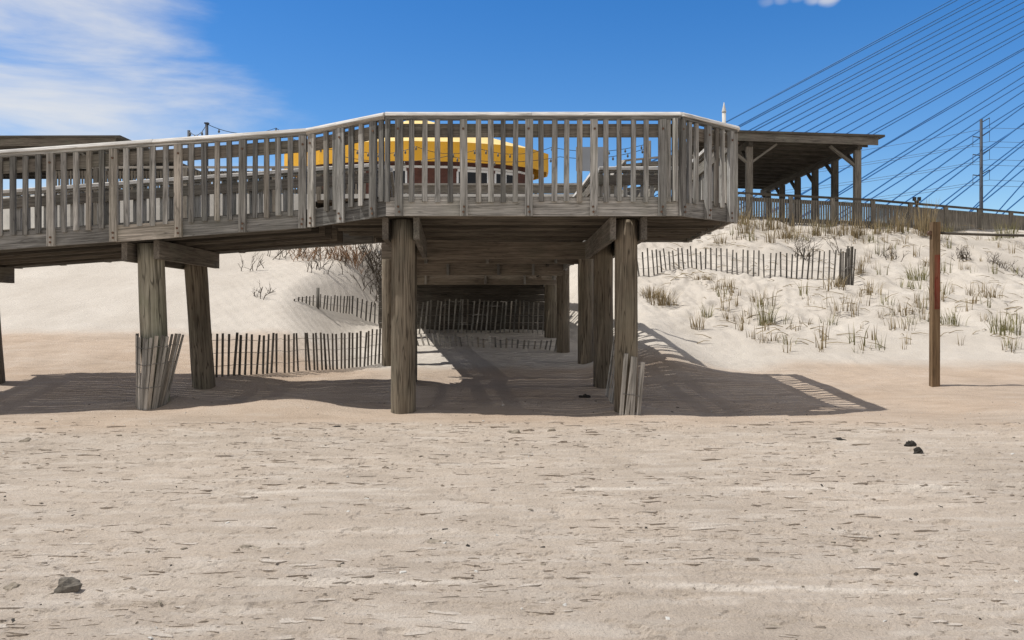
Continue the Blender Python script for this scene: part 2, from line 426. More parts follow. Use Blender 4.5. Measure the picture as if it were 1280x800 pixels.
def make_ground():
    xr = np.concatenate([np.arange(0, 2.8, .017), np.arange(2.8, 7.4, .036), np.arange(7.4, 17, .11)])
    xr = np.concatenate([xr, geo(17, 3000, 34)])
    xs = np.concatenate([-xr[:0:-1], xr])
    ys = np.concatenate([-(geo(0, 400, 14)[::-1]), np.arange(0, 2.8, .12), np.arange(2.8, 5, .0115), np.arange(5, 7.6, .018), np.arange(7.6, 11.2, .022), np.arange(11.2, 15, .032), np.arange(15, 30, .07), geo(30, 4000, 46)])
    X, Y = np.meshgrid(xs, ys)
    Z = terrain(X, Y)
    nx, ny = len(xs), len(ys)
    co = np.stack([X, Y, Z], -1).reshape(-1, 3).astype(np.float32)
    i = np.arange(nx * ny).reshape(ny, nx)
    q = np.stack([i[:-1, :-1], i[:-1, 1:], i[1:, 1:], i[1:, :-1]], -1).reshape(-1, 4).astype(np.int32)
    me = bpy.data.meshes.new("ground")
    me.vertices.add(len(co)); me.vertices.foreach_set("co", co.ravel())
    me.loops.add(q.size); me.loops.foreach_set("vertex_index", q.ravel())
    me.polygons.add(len(q)); me.polygons.foreach_set("loop_start", np.arange(0, q.size, 4, dtype=np.int32)); me.polygons.foreach_set("loop_total", np.full(len(q), 4, np.int32))
    me.update(calc_edges=True)
    yq = np.repeat(ys[:-1], nx - 1); me.polygons.foreach_set("use_smooth", yq > 10.2)
    a = me.attributes.new("dry", 'FLOAT', 'POINT'); a.data.foreach_set("value", dune_w(X, Y).ravel().astype(np.float32))
    a = me.attributes.new("warm", 'FLOAT', 'POINT'); a.data.foreach_set("value", (ss(8.2, 10.2, Y + .9 * fbm(X * .5, Y * 1.2, 97, 3)) * (.75 + .5 * fbm(X * .6, Y * .9, 98, 2))).clip(0, 1).ravel().astype(np.float32))
    # paler loose sand lying along the tyre ruts and in small drifts
    pale = np.zeros_like(X)
    for yy, seed in ((6.06, 81), (3.98, 84), (3.27, 85)):
        c = yy + .05 * np.sin(X * .5 + seed) + .05 * fbm(X * .7, Y * 0 + seed, seed, 3) - .03
        k = ss(-.1, .2, fbm(X * .45, Y * 0 + 1.3, seed + 9, 2))
        pale = np.maximum(pale, k * (.5 + .9 * fbm(X * 2.2, Y * 5, 123, 3)).clip(.1, .85) * np.exp(-((Y - c) / .035) ** 2))
    pale = np.maximum(pale, -.0 + .3 * ss(.22, .36, fbm(X * 2.3, Y * 8.5, 93, 3)) * (1 - ss(9, 10, Y)))
    a = me.attributes.new("pale", 'FLOAT', 'POINT'); a.data.foreach_set("value", pale.ravel().astype(np.float32))
    me.materials.append(MSAND)
    o = bpy.data.objects.new("ground", me); COL.objects.link(o)
    tag(o, kind="structure")
make_ground()

# ---------------------------------------------------------------- the boardwalk in front
BW = empty("boardwalk", (0, 12, 0), "large weathered timber boardwalk on round piles with a railed lookout platform and side ramp", "boardwalk")
RIM0, RIM1, DECK = -1.31, -1.075, -1.06

def along(p0, p1, t): return Vv(p0).lerp(Vv(p1), t)
def t_at_px(p0, p1, px):
    k = (px - 640) / F
    return (k * p0[1] - p0[0]) / ((p1[0] - p0[0]) - k * (p1[1] - p0[1]))

def strip(mb, p0, p1, n, o0, o1, z0, z1, mi=0, t0=0., t1=1., jit=0.):
    """board along the rail line p0->p1 (z = cap top) between outward offsets o0,o1 and heights z0,z1"""
    a = along(p0, p1, t0); b = along(p0, p1, t1); P = []
    for p in (a, b):
        for o, z in ((o0, z0), (o1, z0), (o1, z1), (o0, z1)):
            P.append(Vv((p.x + n.x * o, p.y + n.y * o, p.z + z + rng.uniform(-jit, jit))))
    if (b - a).xy.to_3d().cross(n).z < 0 and False: pass
    mb.hexa(P, (b - a).length, o1 - o0, z1 - z0, mi)

def cap_mesh(mb, p0, p1, n, e0=0, e1=0):
    """cap board with eased upper edges, slightly sloped outward"""
    d = (Vv(p1) - Vv(p0)).normalized()
    a = Vv(p0) - d * e0; b = Vv(p1) + d * e1
    segs = max(1, int((b - a).length / 1.6))
    cuts = [0] + [(k + rng.uniform(-.1, .1)) / segs for k in range(1, segs)] + [1]
    for k in range(segs):
        q0 = a.lerp(b, cuts[k]); q1 = a.lerp(b, cuts[k + 1]) - d * .003
        dz = rng.uniform(-.004, .004)
        pr = [(-.09, -.055), (.075, -.055), (.077, -.046), (.066, -.020), (.045, -.003), (.03, 0.0), (-.08, .004), (-.09, -.006)]
        base = len(mb.v); r = Vv((rng.random() * 20, rng.random() * 20, rng.random() * 20))
        for p, Lc in ((q0, 0), (q1, (q1 - q0).length)):
            for o, z in pr:
                mb.v.append(Vv((p.x + n.x * o, p.y + n.y * o, p.z + z + dz))); mb.gr.append(r + Vv((Lc, o, z)))
        m = len(pr)
        for j in range(m):
            j2 = (j + 1) % m
            mb.f.append([base + j, base + m + j, base + m + j2, base + j2]); mb.mi.append(0); mb.sm.append(False)
        mb.f.append([base + j for j in range(m)]); mb.f.append([base + m + j for j in reversed(range(m))]); mb.mi += [0, 0]; mb.sm += [False, False]

def railing(p0, p1, n, posts, bals, parent=BW, e0=0, e1=0, sub=True, inner=True, rim=True, wd=.066, name="railing"):
    """p0,p1: cap-top line; n outward normal; posts/bals: parameters t along it"""
    p0 = Vv(p0); p1 = Vv(p1); n = Vv(n).normalized()
    d = (p1 - p0); d.z = 0; d.normalize()
    mb = MBd(); cap_mesh(mb, p0, p1, n, e0, e1)
    R = mb.build(name, MCAP, parent)
    mb = MBd(); strip(mb, p0, p1, n, -.045, .046, -.092, -.057)
    mb.build("top_rail", MW, R)
    if inner:
        mb = MBd(); strip(mb, p0, p1, n, -.042, -.002, -.305, -.14, jit=.003)
        mb.build("handrail_board", MB, R)
    if rim:
        L = (p1 - p0).length; k = max(1, round(L / 2.2)); mb = MBd()
        for i in range(k):
            strip(mb, p0, p1, n, -.042, -.003, RIM0, RIM1, t0=i / k, t1=(i + 1) / k - .002, jit=.003)
        mb.build("rim_board", MW, R)
    def vert(mb, t, o0, o1, w, z0, z1, mi=0, lean=0):
        c = along(p0, p1, t); P = []
        for z, l in ((z0, 0), (z1, lean)):
            cc = c + d * l
            for a, o in ((-1, o0), (1, o0), (1, o1), (-1, o1)):
                P.append(Vv((cc.x + d.x * a * w / 2 + n.x * o, cc.y + d.y * a * w / 2 + n.y * o, c.z + z)) + Vv((rng.uniform(-.003, .003), rng.uniform(-.002, .002), rng.uniform(-.004, .004))))
        mb.hexa(P, abs(z1 - z0), w, o1 - o0, mi)
    for t in posts:
        mb = MBd(); w = .098 + rng.uniform(-.006, .006)
        vert(mb, t, .001, .052, w, RIM0 - .005, -.094, lean=rng.uniform(-.006, .006))
        c = along(p0, p1, t)
        for zb in (-1.20, -1.265, -.215):
            cc = Vv((c.x + n.x * .052 + rng.uniform(-.012, .012), c.y + n.y * .052, c.z + zb))
            mb.tube([cc, cc + n * .012], .015, 7, 1)
        mb.build("rail_post", [MW, MBOLT], R)
    if sub:
        for t in bals:
            mb = MBd(); vert(mb, t, .002, .036, wd + rng.uniform(-.005, .005), -1.135 + rng.uniform(-.008, .008), -.094, lean=rng.uniform(-.007, .007))
            mb.build("baluster", MW, R)
    else:
        mb = MBd()
        for t in bals: vert(mb, t, .002, .036, wd, -1.135, -.094, lean=rng.uniform(-.007, .007))
        R["_b"] = 1
        FARB.append(mb)
    return R
FARB = []

ZC = 3.86
A = Vv((-2.70, 10.42, 3.755))      # head of the side ramp
B = Vv((-1.60, 10.0, ZC))
C_ = Vv((2.13, 10.0, ZC))
D = Vv((3.03, 10.74, ZC))
E = Vv((3.10, 13.85, ZC))
G = Vv((1.52, 13.85, ZC))
SL = .072                          # slope of the ramp
RX = -9.0
R0 = Vv((RX, 10.42, 3.755 - SL * (A.x - RX)))
nF = Vv((0, -1, 0))
def nrm(p, q, toward):
    d = (q - p); v = Vv((-d.y, d.x, 0)).normalized()
    return v if v.dot(Vv(toward)) > 0 else -v
tp = lambda p, q, pxs: [t_at_px(p, q, x) for x in pxs]
railing(B, C_, nF, tp(B, C_, [499, 580, 661, 742, 827]), tp(B, C_, [514.5, 531, 547, 563, 598.5, 613.6, 629, 644, 676.5, 693, 708, 724, 757.5, 774, 791, 807, 834.5, 842.5]))
nL = nrm(A, B, (0, -1, 0))
railing(A, B, nL, tp(A, B, [391, 427.5, 468]), tp(A, B, [409, 420, 440, 452, 478, 485]))
nR = nrm(C_, D, (1, -1, 0))
railing(C_, D, nR, tp(C_, D, [851, 883, 911]), tp(C_, D, [860, 868.5, 894, 901.5, 843]), e1=.03)
nS = nrm(D, E, (1, 0, 0))
railing(D, E, nS, [.02, .27, .52, .77, .98], [.07, .12, .17, .22, .32, .37, .42, .47, .57, .62, .67, .72, .82, .87, .92])
railing(E, G, Vv((0, 1, 0)), [.02, .5, .98], [.12, .22, .31, .40, .6, .7, .8, .89])
rp = [378.6, 304, 224, 143.5, 65, -15, -95]
rb = []
for a_, b_ in zip(rp[:-1], rp[1:]):
    rb += [lerp(a_, b_, k / 5) + rng.uniform(-.7, .7) for k in (1, 2, 3, 4)]
railing(R0, A, nF, tp(R0, A, rp), tp(R0, A, [x for x in rb if x > -60]))
# a newer patch board on the ramp's edge
mb = MBd(); tA, tB = tp(R0, A, [221, 146])[::-1]
strip(mb, R0, A, nF, -.001, .022, RIM0 - .01, -1.10, t0=tA, t1=tB); mb.build("patch_board", MW, BW)
# far side of the ramp
RY2 = 13.1
F0 = Vv((RX, RY2, R0.z)); F1 = Vv((-2.3, RY2, 3.755 + SL * .3))
nposts = 9
railing(F0, F1, Vv((0, 1, 0)), [(k + .05) / nposts for k in range(nposts)], [(k + j) / nposts for k in range(1, nposts) for j in (.27, .47, .67, .87)][:24])
railing(F1, Vv((-2.2, 13.87, ZC)), Vv((-1, 0, 0)), [.05, .95], [.25, .42, .6, .78], sub=False)

# inland ramp: slopes down behind the platform
def wl(y): return -2.2 - (y - 13.9) * .12
def wr_(y): return 1.52 - (y - 13.9) * .085
W0, W1 = 13.9, 26.0
SW = .077
def wz(y): return ZC - SW * (y - 13.9)
for side, fn, nn in ((0, wl, Vv((-1, 0, 0))), (1, wr_, Vv((1, 0, 0)))):
    a = Vv((fn(W0), W0 + .05, wz(W0))); b = Vv((fn(W1), W1, wz(W1)))
    railing(a, b, nn, [k / 13 + .01 for k in range(13)], [(k + j) / 13 for k in range(13) for j in (.2, .4, .6, .8)], sub=False)

# decking: boards run across each deck, joists below
def planks(poly_fn, u0, u1, w, name):
    mb = MBd(); u = u0
    while u < u1:
        P = poly_fn(u, min(u + w - .008, u1))
        if P: mb.hexa(P, 2.5, w, .03)
        u += w
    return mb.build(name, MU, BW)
dz1, dz0 = DECK, DECK - .036
def interx(poly, y):
    xs = []
    for i in range(len(poly)):
        p, q = poly[i], poly[(i + 1) % len(poly)]
        if (p[1] - y) * (q[1] - y) < 0:
            xs.append(p[0] + (q[0] - p[0]) * (y - p[1]) / (q[1] - p[1]))
    return (min(xs), max(xs)) if len(xs) >= 2 else None
plat = [(-1.57, 10.05), (2.10, 10.05), (2.98, 10.77), (3.05, 13.84), (-2.2, 13.84), (-2.69, 13.05), (-2.688, 10.46)]
def plat_planks(v0, v1):
    a = interx(plat, (v0 + v1) / 2)
    if not a: return None
    z0, z1 = ZC + dz0, ZC + dz1
    return [Vv(p) for p in ((a[0], v0, z0), (a[0], v1, z0), (a[0], v1, z1), (a[0], v0, z1), (a[1], v0, z0), (a[1], v1, z0), (a[1], v1, z1), (a[1], v0, z1))]
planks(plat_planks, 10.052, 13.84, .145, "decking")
def rampz(x): return 3.755 - SL * (A.x - x)
def ramp_planks(v0, v1):
    z = rampz
    return [Vv(p) for p in ((RX, v0, z(RX) + dz0), (RX, v1, z(RX) + dz0), (RX, v1, z(RX) + dz1), (RX, v0, z(RX) + dz1),
                            (-2.5, v0, z(-2.5) + dz0), (-2.5, v1, z(-2.5) + dz0), (-2.5, v1, z(-2.5) + dz1), (-2.5, v0, z(-2.5) + dz1))]
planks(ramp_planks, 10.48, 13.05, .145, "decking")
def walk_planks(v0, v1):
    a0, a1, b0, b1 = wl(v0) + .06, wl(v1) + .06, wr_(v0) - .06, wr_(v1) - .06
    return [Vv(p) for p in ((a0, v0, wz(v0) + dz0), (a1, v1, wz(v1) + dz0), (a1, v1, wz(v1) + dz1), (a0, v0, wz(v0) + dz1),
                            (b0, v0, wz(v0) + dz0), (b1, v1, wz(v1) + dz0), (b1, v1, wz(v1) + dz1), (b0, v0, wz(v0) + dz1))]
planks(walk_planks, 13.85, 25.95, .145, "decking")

# joists (along x under platform and ramp)
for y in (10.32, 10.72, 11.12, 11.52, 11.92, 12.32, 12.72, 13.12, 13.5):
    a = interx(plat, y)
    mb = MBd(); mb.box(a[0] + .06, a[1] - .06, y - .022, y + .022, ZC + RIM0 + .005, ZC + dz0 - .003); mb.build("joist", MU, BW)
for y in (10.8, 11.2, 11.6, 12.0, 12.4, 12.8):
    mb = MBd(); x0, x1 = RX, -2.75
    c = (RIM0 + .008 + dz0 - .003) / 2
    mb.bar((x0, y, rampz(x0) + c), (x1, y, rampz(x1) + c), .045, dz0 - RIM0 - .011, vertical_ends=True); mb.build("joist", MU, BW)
# cross beams, blocking and fascia of the inland ramp
bys = [14.0, 15.9, 17.8, 19.7, 21.6, 23.6]
for k, y in enumerate(bys):
    mb = MBd(); z = wz(y) + RIM0 + (.21 if k else .04)
    zt = z - .02; hh = .30
    mb.box(wl(y) - .1, wr_(y) + .1, y - .045, y + .045, zt - hh, zt, jit=.003); mb.build("cross_beam", MBM, BW)
    if k < len(bys) - 1:
        y2 = bys[k + 1]; n_ = 3 if k % 2 == 0 else 4
        for j in range(n_):
            u = (j + (.35 if k % 2 else .62)) / n_ + rng.uniform(-.04, .04)
            xa = lerp(wl(y) + .1, wr_(y) - .1, u); xb = lerp(wl(y2) + .1, wr_(y2) - .1, u)
            z2 = wz(y2) + RIM0 + .21 - .02
            mb = MBd(); mb.bar((xb, y2 - .10, z2 - .01), (xb, y2 - .10, z2 - .29), .055, .10, up=Vv((0, 1, 0))); mb.build("blocking", MW, BW)
for fn in (wl, wr_):
    mb = MBd(); y0, y1 = 14.06, 25.9
    for o in (.4,):
        s = 1 if fn is wl else -1
        mb.bar((fn(y0) + s * o, y0, wz(y0) - 1.16), (fn(y1) + s * o, y1, wz(y1) - 1.16), .045, .14, vertical_ends=True)
    mb.build("joist", MU, BW)

# piles
def pile(x, y, ztop, r, m, lean=(0, 0), flare=0.0):
    zb = tz(x, y) - .5
    mb = MBd(); pts = []; rad = []
    for i in range(12):
        t = i / 11
        pts.append((x + lean[0] * (1 - t), y + lean[1] * (1 - t), lerp(zb, ztop, t))); rad.append(r * (1.03 - .06 * t + flare * t))
    mb.tube(pts, rad, 22, rough=.05)
    return mb.build("pile", m, BW)
def beam_y(x, y0, y1, z0, z1, slope_x=0):
    mb = MBd(); mb.box(x - .055, x + .055, y0, y1, z0, z1, 'y', jit=.003); return mb.build("beam", MB, BW)
PT = ZC + RIM0
# platform piles, front to back
pile(-1.43, 10.36, PT - .02, .158, MP); pile(1.50, 10.36, PT - .02, .152, MP)
pile(-1.74, 13.2, PT - .02, .15, MP); pile(1.53, 13.2, PT - .02, .165, MP)
for x in (-1.43, 1.50):
    for s in (-1, 1):
        mb = MBd(); xx = x + s * .2
        x2 = (-1.74 if x < 0 else 1.53) + s * .21
        mb.bar((xx, 10.13, PT - .145), (x2, 13.82, PT - .145), .075, .285); mb.build("beam", MB, BW)
# far platform piles left out of sight line, inland ramp piles
for y, r in ((15.7, .155), (17.9, .15), (20.0, .16), (23.6, .16)):
    pile(wr_(y) - .02 + (.12 if y < 17 else 0), y, wz(y) + RIM0 + .15, r, MP)
    pile(wl(y) - .02, y, wz(y) + RIM0 + .15, r, MP)
# ramp piles
for x, dx in ((-4.98, .07), (-8.36, .05)):
    zt = rampz(x) + RIM0
    pile(x, 10.86, zt - .02, .17, MPG, lean=(.10, 0), flare=.05)
    pile(x - .10, 12.62, zt - .03, .17, MP, lean=(.18, 0), flare=.02)
    for s in (-1, 1):
        mb = MBd(); xx = x + s * .215
        zz = rampz(xx) + RIM0
        mb.bar((xx, 10.56, zz - .13), (xx - .1, 13.0, zz - .13), .075, .25); mb.build("beam", MB, BW)

BH = empty("added_dark_wall", (-1.1, 21.3, .7), "dark board wall added to deepen the shade behind the far picket fence under the boardwalk", "added wall")  # board wall added to keep the space behind the fence dark
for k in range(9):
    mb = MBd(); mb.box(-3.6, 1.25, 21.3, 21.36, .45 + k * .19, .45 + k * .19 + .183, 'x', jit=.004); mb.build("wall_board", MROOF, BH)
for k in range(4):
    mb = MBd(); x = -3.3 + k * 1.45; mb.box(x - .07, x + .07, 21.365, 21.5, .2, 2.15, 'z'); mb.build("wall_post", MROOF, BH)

# ---------------------------------------------------------------- sand fences
def fence(name, label, pts, tops, n, m, tilt=0.0, wires=(.25, .55, .85), hvis=.6, gaps=(), post=None, group=None, slim=.038, jt=.03, cat="sand fence", lean_y=0.0, tj=.05):
    """pts: ground polyline [(x,y)]; tops: heights of picket tops above ground along it"""
    c = pts[len(pts) // 2]
    root = empty(name, (c[0], c[1], tz(*c)), label, cat, group)
    ln = [0]
    for a, b in zip(pts[:-1], pts[1:]): ln.append(ln[-1] + math.hypot(b[0] - a[0], b[1] - a[1]))
    def P(t):
        s = t * ln[-1]
        for i in range(len(pts) - 1):
            if s <= ln[i + 1] + 1e-6:
                u = (s - ln[i]) / (ln[i + 1] - ln[i]); return Vv((lerp(pts[i][0], pts[i + 1][0], u), lerp(pts[i][1], pts[i + 1][1], u), 0)), lerp(tops[i], tops[i + 1], u)
        return Vv((*pts[-1], 0)), tops[-1]
    wp = [[] for _ in wires]
    for k in range(n):
        t = (k + .5) / n + rng.uniform(-.1, .1) / n
        p, h = P(t); gz = tz(p.x, p.y)
        h *= 1 + rng.uniform(-jt, jt)
        tl = tilt(t) if callable(tilt) else tilt
        tl += rng.uniform(-tj, tj)
        low = -.25
        b = Vv((p.x - math.sin(tl) * .25, p.y, gz + low)); e = Vv((p.x + math.sin(tl) * h, p.y + lean_y * h, gz + h))
        for w, f in enumerate(wires): wp[w].append(b.lerp(e, (.25 + f * h) / (.25 + h)) + Vv((0, -.012, 0)))
        if any(a < t < b_ for a, b_ in gaps): continue
        mb = MBd(); q, _ = P(min(1, t + .01)); dd = (q - p)
        if dd.length < 1e-4: dd = p - P(max(0, t - .01))[0]
        up = Vv((-dd.y, dd.x, 0)).normalized() if dd.length > 1e-5 else Vv((0, 1, 0))
        mb.bar(b, e, slim * rng.uniform(.85, 1.15), .013, up=up, jit=.004); mb.build("picket", m, root)
    for w in wp:
        if len(w) > 1:
            mb = MBd(); mb.tube(w, .0042, 4, smooth=False); mb.build("wire", MWIRE, root)
    if post:
        for (x, y, h) in post:
            mb = MBd(); z = tz(x, y); mb.tube([(x, y, z - .3), (x + .01, y, z + h)], [.045, .04], 8, rough=.05); mb.build("fence_post", MKD, root)
    return root

def gp(px, py): 
    v = ground_px(px, py); return (v.x, v.y)
# left fence under the ramp
pA = [gp(252, 474), gp(330, 468), gp(420, 462), gp(493, 453)]
fence("sand_fence", "dark thin picket sand fence with a gap, standing on bare sand under the ramp", pA, [.72, .68, .68, .70], 44, MKD, gaps=((.31, .345), (.43, .455)), tj=.035, tilt=lambda t: .05 * math.sin(t * 9), cat="sand fence")
# half buried fence on the left dune, with a short post
pB = [gp(366, 376), gp(400, 384), gp(440, 393), gp(492, 402)]
fence("sand_fence", "half buried picket fence running down the left dune past a short round post", pB, [.04, .34, .5, .6], 27, MKD, tilt=.06, post=[(*gp(397, 385), .52)], wires=(.4, .8))
# fence across the far end under the walkway
fence("sand_fence", "tall shaded picket fence closing the dark far end beneath the boardwalk", [(-2.85, 20.6), (-1.5, 20.75), (0, 20.7), (.85, 20.6)], [.86, .86, .84, .82], 30, MK, tilt=.08)
fence("sand_fence", "low sagging picket fence collapsed on the sand in front of the tall shaded one", [(-2.3, 18.9), (-1.2, 18.7), (0, 18.5), (.7, 18.3), (1.05, 18.1)], [.30, .26, .22, .2, .3], 26, MK, tilt=lambda t: -.35 + .6 * t, wires=(.4, .85), jt=.15)
# right fence on the dune
pR = [gp(770, 348), gp(815, 346), gp(840, 339), gp(880, 337), gp(920, 343), gp(980, 347), gp(1030, 350), gp(1060, 355)]
fence("sand_fence", "long grey picket fence across the grassy right dune, bunched at its right end", pR, [.78, .72, .55, .58, .66, .72, .85, .95], 46, MKD, tilt=lambda t: -.12 + .2 * t, wires=(.3, .7), jt=.1)
e_ = gp(1056, 355)
fence("sand_fence", "tight bunch of upright pickets ending the right dune fence", [(e_[0] - .22, e_[1] - .1), (e_[0] + .05, e_[1] - .12), (e_[0] + .2, e_[1] - .1)], [.85, .98, 1.05], 9, MKD, tilt=.05, wires=(.5,), jt=.05)
# pickets wrapped around the left ramp pile
cx, cy = -4.90, 10.86
arc = [(cx + r_ * math.cos(a), cy + .27 * math.sin(a) - .05) for a, r_ in [(math.radians(d), .22 if d < 270 else .17) for d in (185, 205, 230, 255, 280, 305, 330, 352)]]
fence("picket_wrap", "pale picket fencing wrapped round the foot of the left ramp pile", arc, [1.0, .98, .96, .96, .97, .98, .98, .95], 16, MK, tilt=lambda t: .0 + .40 * max(0, t - .25) ** 1.2, wires=(.3, .62, .85), slim=.04, jt=.02, tj=.012)
fence("picket_wrap", "broken dark pickets slumped behind the wrapped left ramp pile", [(cx - .30, cy + .35), (cx - .22, cy + .15), (cx - .2, cy + .05)], [.32, .38, .3], 5, MKD, tilt=.35, wires=(.6,), jt=.1)
# pickets leaning on the right front pile
fence("picket_wrap", "four pale pickets leaning against the foot of the right front pile", [(1.36, 10.13), (1.47, 10.1), (1.58, 10.1), (1.66, 10.12)], [.80, .76, .76, .60], 4, MK, tilt=.10, wires=(.35,), slim=.05, jt=.02, lean_y=.06)
fence("picket_wrap", "grey pickets leaning in a row behind the right front pile", [(1.38, 10.75), (1.42, 11.3), (1.45, 11.9), (1.47, 12.4)], [.75, .85, .9, .9], 9, MK, tilt=.16, wires=(.4, .7), slim=.045, jt=.05)

# ---------------------------------------------------------------- right post and rope
pp = ground_px(1168, 483)
def px_at(Y, px): return (px - 640) / F * Y
root = empty("marker_post", pp, "tall square wooden post with faded red paint on its middle, standing alone in the sand", "post")
mb = MBd(); h = 205 / F * pp.y
mb.bar((pp.x, pp.y, pp.z - .5), (pp.x + .01, pp.y, pp.z + h), .125, .10, up=Vv((0, 1, 0)), jit=.003); mb.build("post_shaft", MRED, root)
mb = MBd(); z0, z1 = pp.z + h * .47, pp.z + h * .80
mb.bar((pp.x + .018, pp.y - .003, z0), (pp.x + .02, pp.y - .003, z1), .085, .1, up=Vv((0, 1, 0)), jit=.004)
MREDP = wood("faded_red_paint", (.16, .035, .022), (.25, .055, .035), (.30, .12, .075), crack=.6, tint=(.25, .17, .1), tintamt=.5, vary=.05)
mb.build("paint_panel", MREDP, root)
mb = MBd(); zz = pp.z + h * .935
mb.tube([(pp.x - .075, pp.y - .03, zz), (pp.x - .075, pp.y + .03, zz)], .035, 8); mb.tube([(pp.x - .08, pp.y, zz), (pp.x + .09, pp.y, zz)], .012, 6); mb.build("rope_bolt", MBOLT, root)
rp_ = []
for i in range(15):
    t = i / 14; rp_.append((pp.x + .06 + 4.6 * t, pp.y + .2 * t, zz + .0 - .12 * 4 * t * (1 - t) * .4 + .015 * t))
mb = MBd(); mb.tube(rp_, .022, 6)
tag(mb.build("rope", MROOF), "thin grey rope stretched sideways from the top of the red painted post", "rope")

# ---------------------------------------------------------------- dune boardwalk at upper right
def simple_rail(p0, p1, root, npost, H=1.0, bal=True, k0=0):
    p0 = Vv(p0); p1 = Vv(p1); d = p1 - p0
    up = Vv((0, 0, 1))
    mb = MBd(); mb.bar(p0 + up * H, p1 + up * H, .16, .06, vertical_ends=True); mb.build("cap_rail", MROOF if root.name.startswith('dune') else MCAPD, root)
    mb = MBd(); mb.bar(p0 + up * (H - .2), p1 + up * (H - .2), .045, .13, vertical_ends=True); mb.bar(p0 + up * .12, p1 + up * .12, .045, .15, vertical_ends=True); mb.build("rail_board", MDIST, root)
    for k in range(k0, npost):
        q = p0 + d * ((k + .0) / max(1, npost - 1)); mb = MBd()
        mb.bar((q.x, q.y - .06, min(q.z, tz(q.x, q.y)) - .4), (q.x, q.y - .06, q.z + H - .031), .15, .09, up=Vv((0, 1, 0))); mb.build("rail_post", MDIST, root)
    if bal:
        nb = int(d.length / .1); mb = MBd()
        for k in range(nb):
            q = p0 + d * ((k + .5) / nb)
            mb.bar((q.x + rng.uniform(-.01, .01), q.y - .04, q.z - .12), (q.x, q.y - .04, q.z + H - .13), .055, .03, up=Vv((0, 1, 0)))
        o = mb.build("baluster", MDIST, root); o["kind"] = "stuff"
MCAPD = wood("distant_cap_wood", (.24, .225, .20), (.36, .34, .31), (.46, .44, .40), crack=.2, tintamt=.05, vary=.1)
DBW = empty("dune_boardwalk", (12, 28.5, 4.5), "low railed boardwalk along the crest of the right dune behind the grass", "boardwalk")
q0 = Vv((6.6, 27.2, 4.47)); q1 = at(1090, 250, 28.9); q1.z -= 1.0; q2 = at(1300, 268, 33.2); q2.z -= 1.0
simple_rail(q0, q1, DBW, 5); simple_rail(q1, q2, DBW, 6, k0=1)
mb = MBd()
mb.slab([(6.6, 27.25), (13.2, 28.95), (22.4, 33.3), (22.4, 35.2), (13.2, 30.9), (6.6, 29.3)], 4.28, 4.38); mb.build("decking", MDIST, DBW)
mb = MBd()
lp = at(1146, 252, 30.0)
mb.tube([(lp.x, lp.y, lp.z - .9), (lp.x, lp.y, lp.z - .1)], .05, 8); mb.tube([(lp.x, lp.y, lp.z - .1), (lp.x, lp.y, lp.z + .04)], [.06, .10], 8)
for s_ in (-1, 1): mb.box(lp.x + s_ * .09 - .05, lp.x + s_ * .09 + .05, lp.y - .05, lp.y + .05, lp.z + .03, lp.z + .17, 'z')
tag(mb.build("lamp_fixture", MBLK), "small dark lamp fixture poking above the dune boardwalk rail", "lamp")
# stair / upper rail between platform and shelter
US = empty("access_ramp", (4.2, 29, 4.4), "weathered wooden ramp with slatted rails climbing the dune behind the lookout platform", "ramp")
u = [at(757, 227, 26.6), at(779, 201, 30.0), at(850, 194, 30.6), at(893, 196, 31.2)]
for a, b, npst in ((u[0], u[1], 5), (u[1], u[2], 3), (u[2], u[3], 3)):
    a = a.copy(); b = b.copy(); a.z -= 1.0; b.z -= 1.0
    mb = MBd(); up = Vv((0, 0, 1))
    mb.bar(a + up, b + up, .17, .06, vertical_ends=True); mb.build("cap_rail", MCAPD, US)
    mb = MBd()
    for hh, w in ((.76, .2), (.42, .16), (.15, .2)): mb.bar(a + up * hh, b + up * hh, .045, w, vertical_ends=True)
    mb.build("rail_board", MDIST, US)
    mb = MBd(); d = b - a; off = Vv((.7, .3, 0)) if npst == 5 else Vv((0, .8, 0))
    mb.bar(a + off - up * .06, b + off - up * .06, 1.2 if npst == 5 else 1.4, .1, vertical_ends=True); mb.build("decking", MDIST, US)
    for k in range(npst):
        q = a.lerp(b, (k + .06) / npst); mb = MBd()
        mb.bar((q.x, q.y - .05, tz(q.x, q.y) - .4), (q.x, q.y - .05, q.z + .97), .12, .09, up=Vv((0, 1, 0))); mb.build("rail_post", MDIST, US)

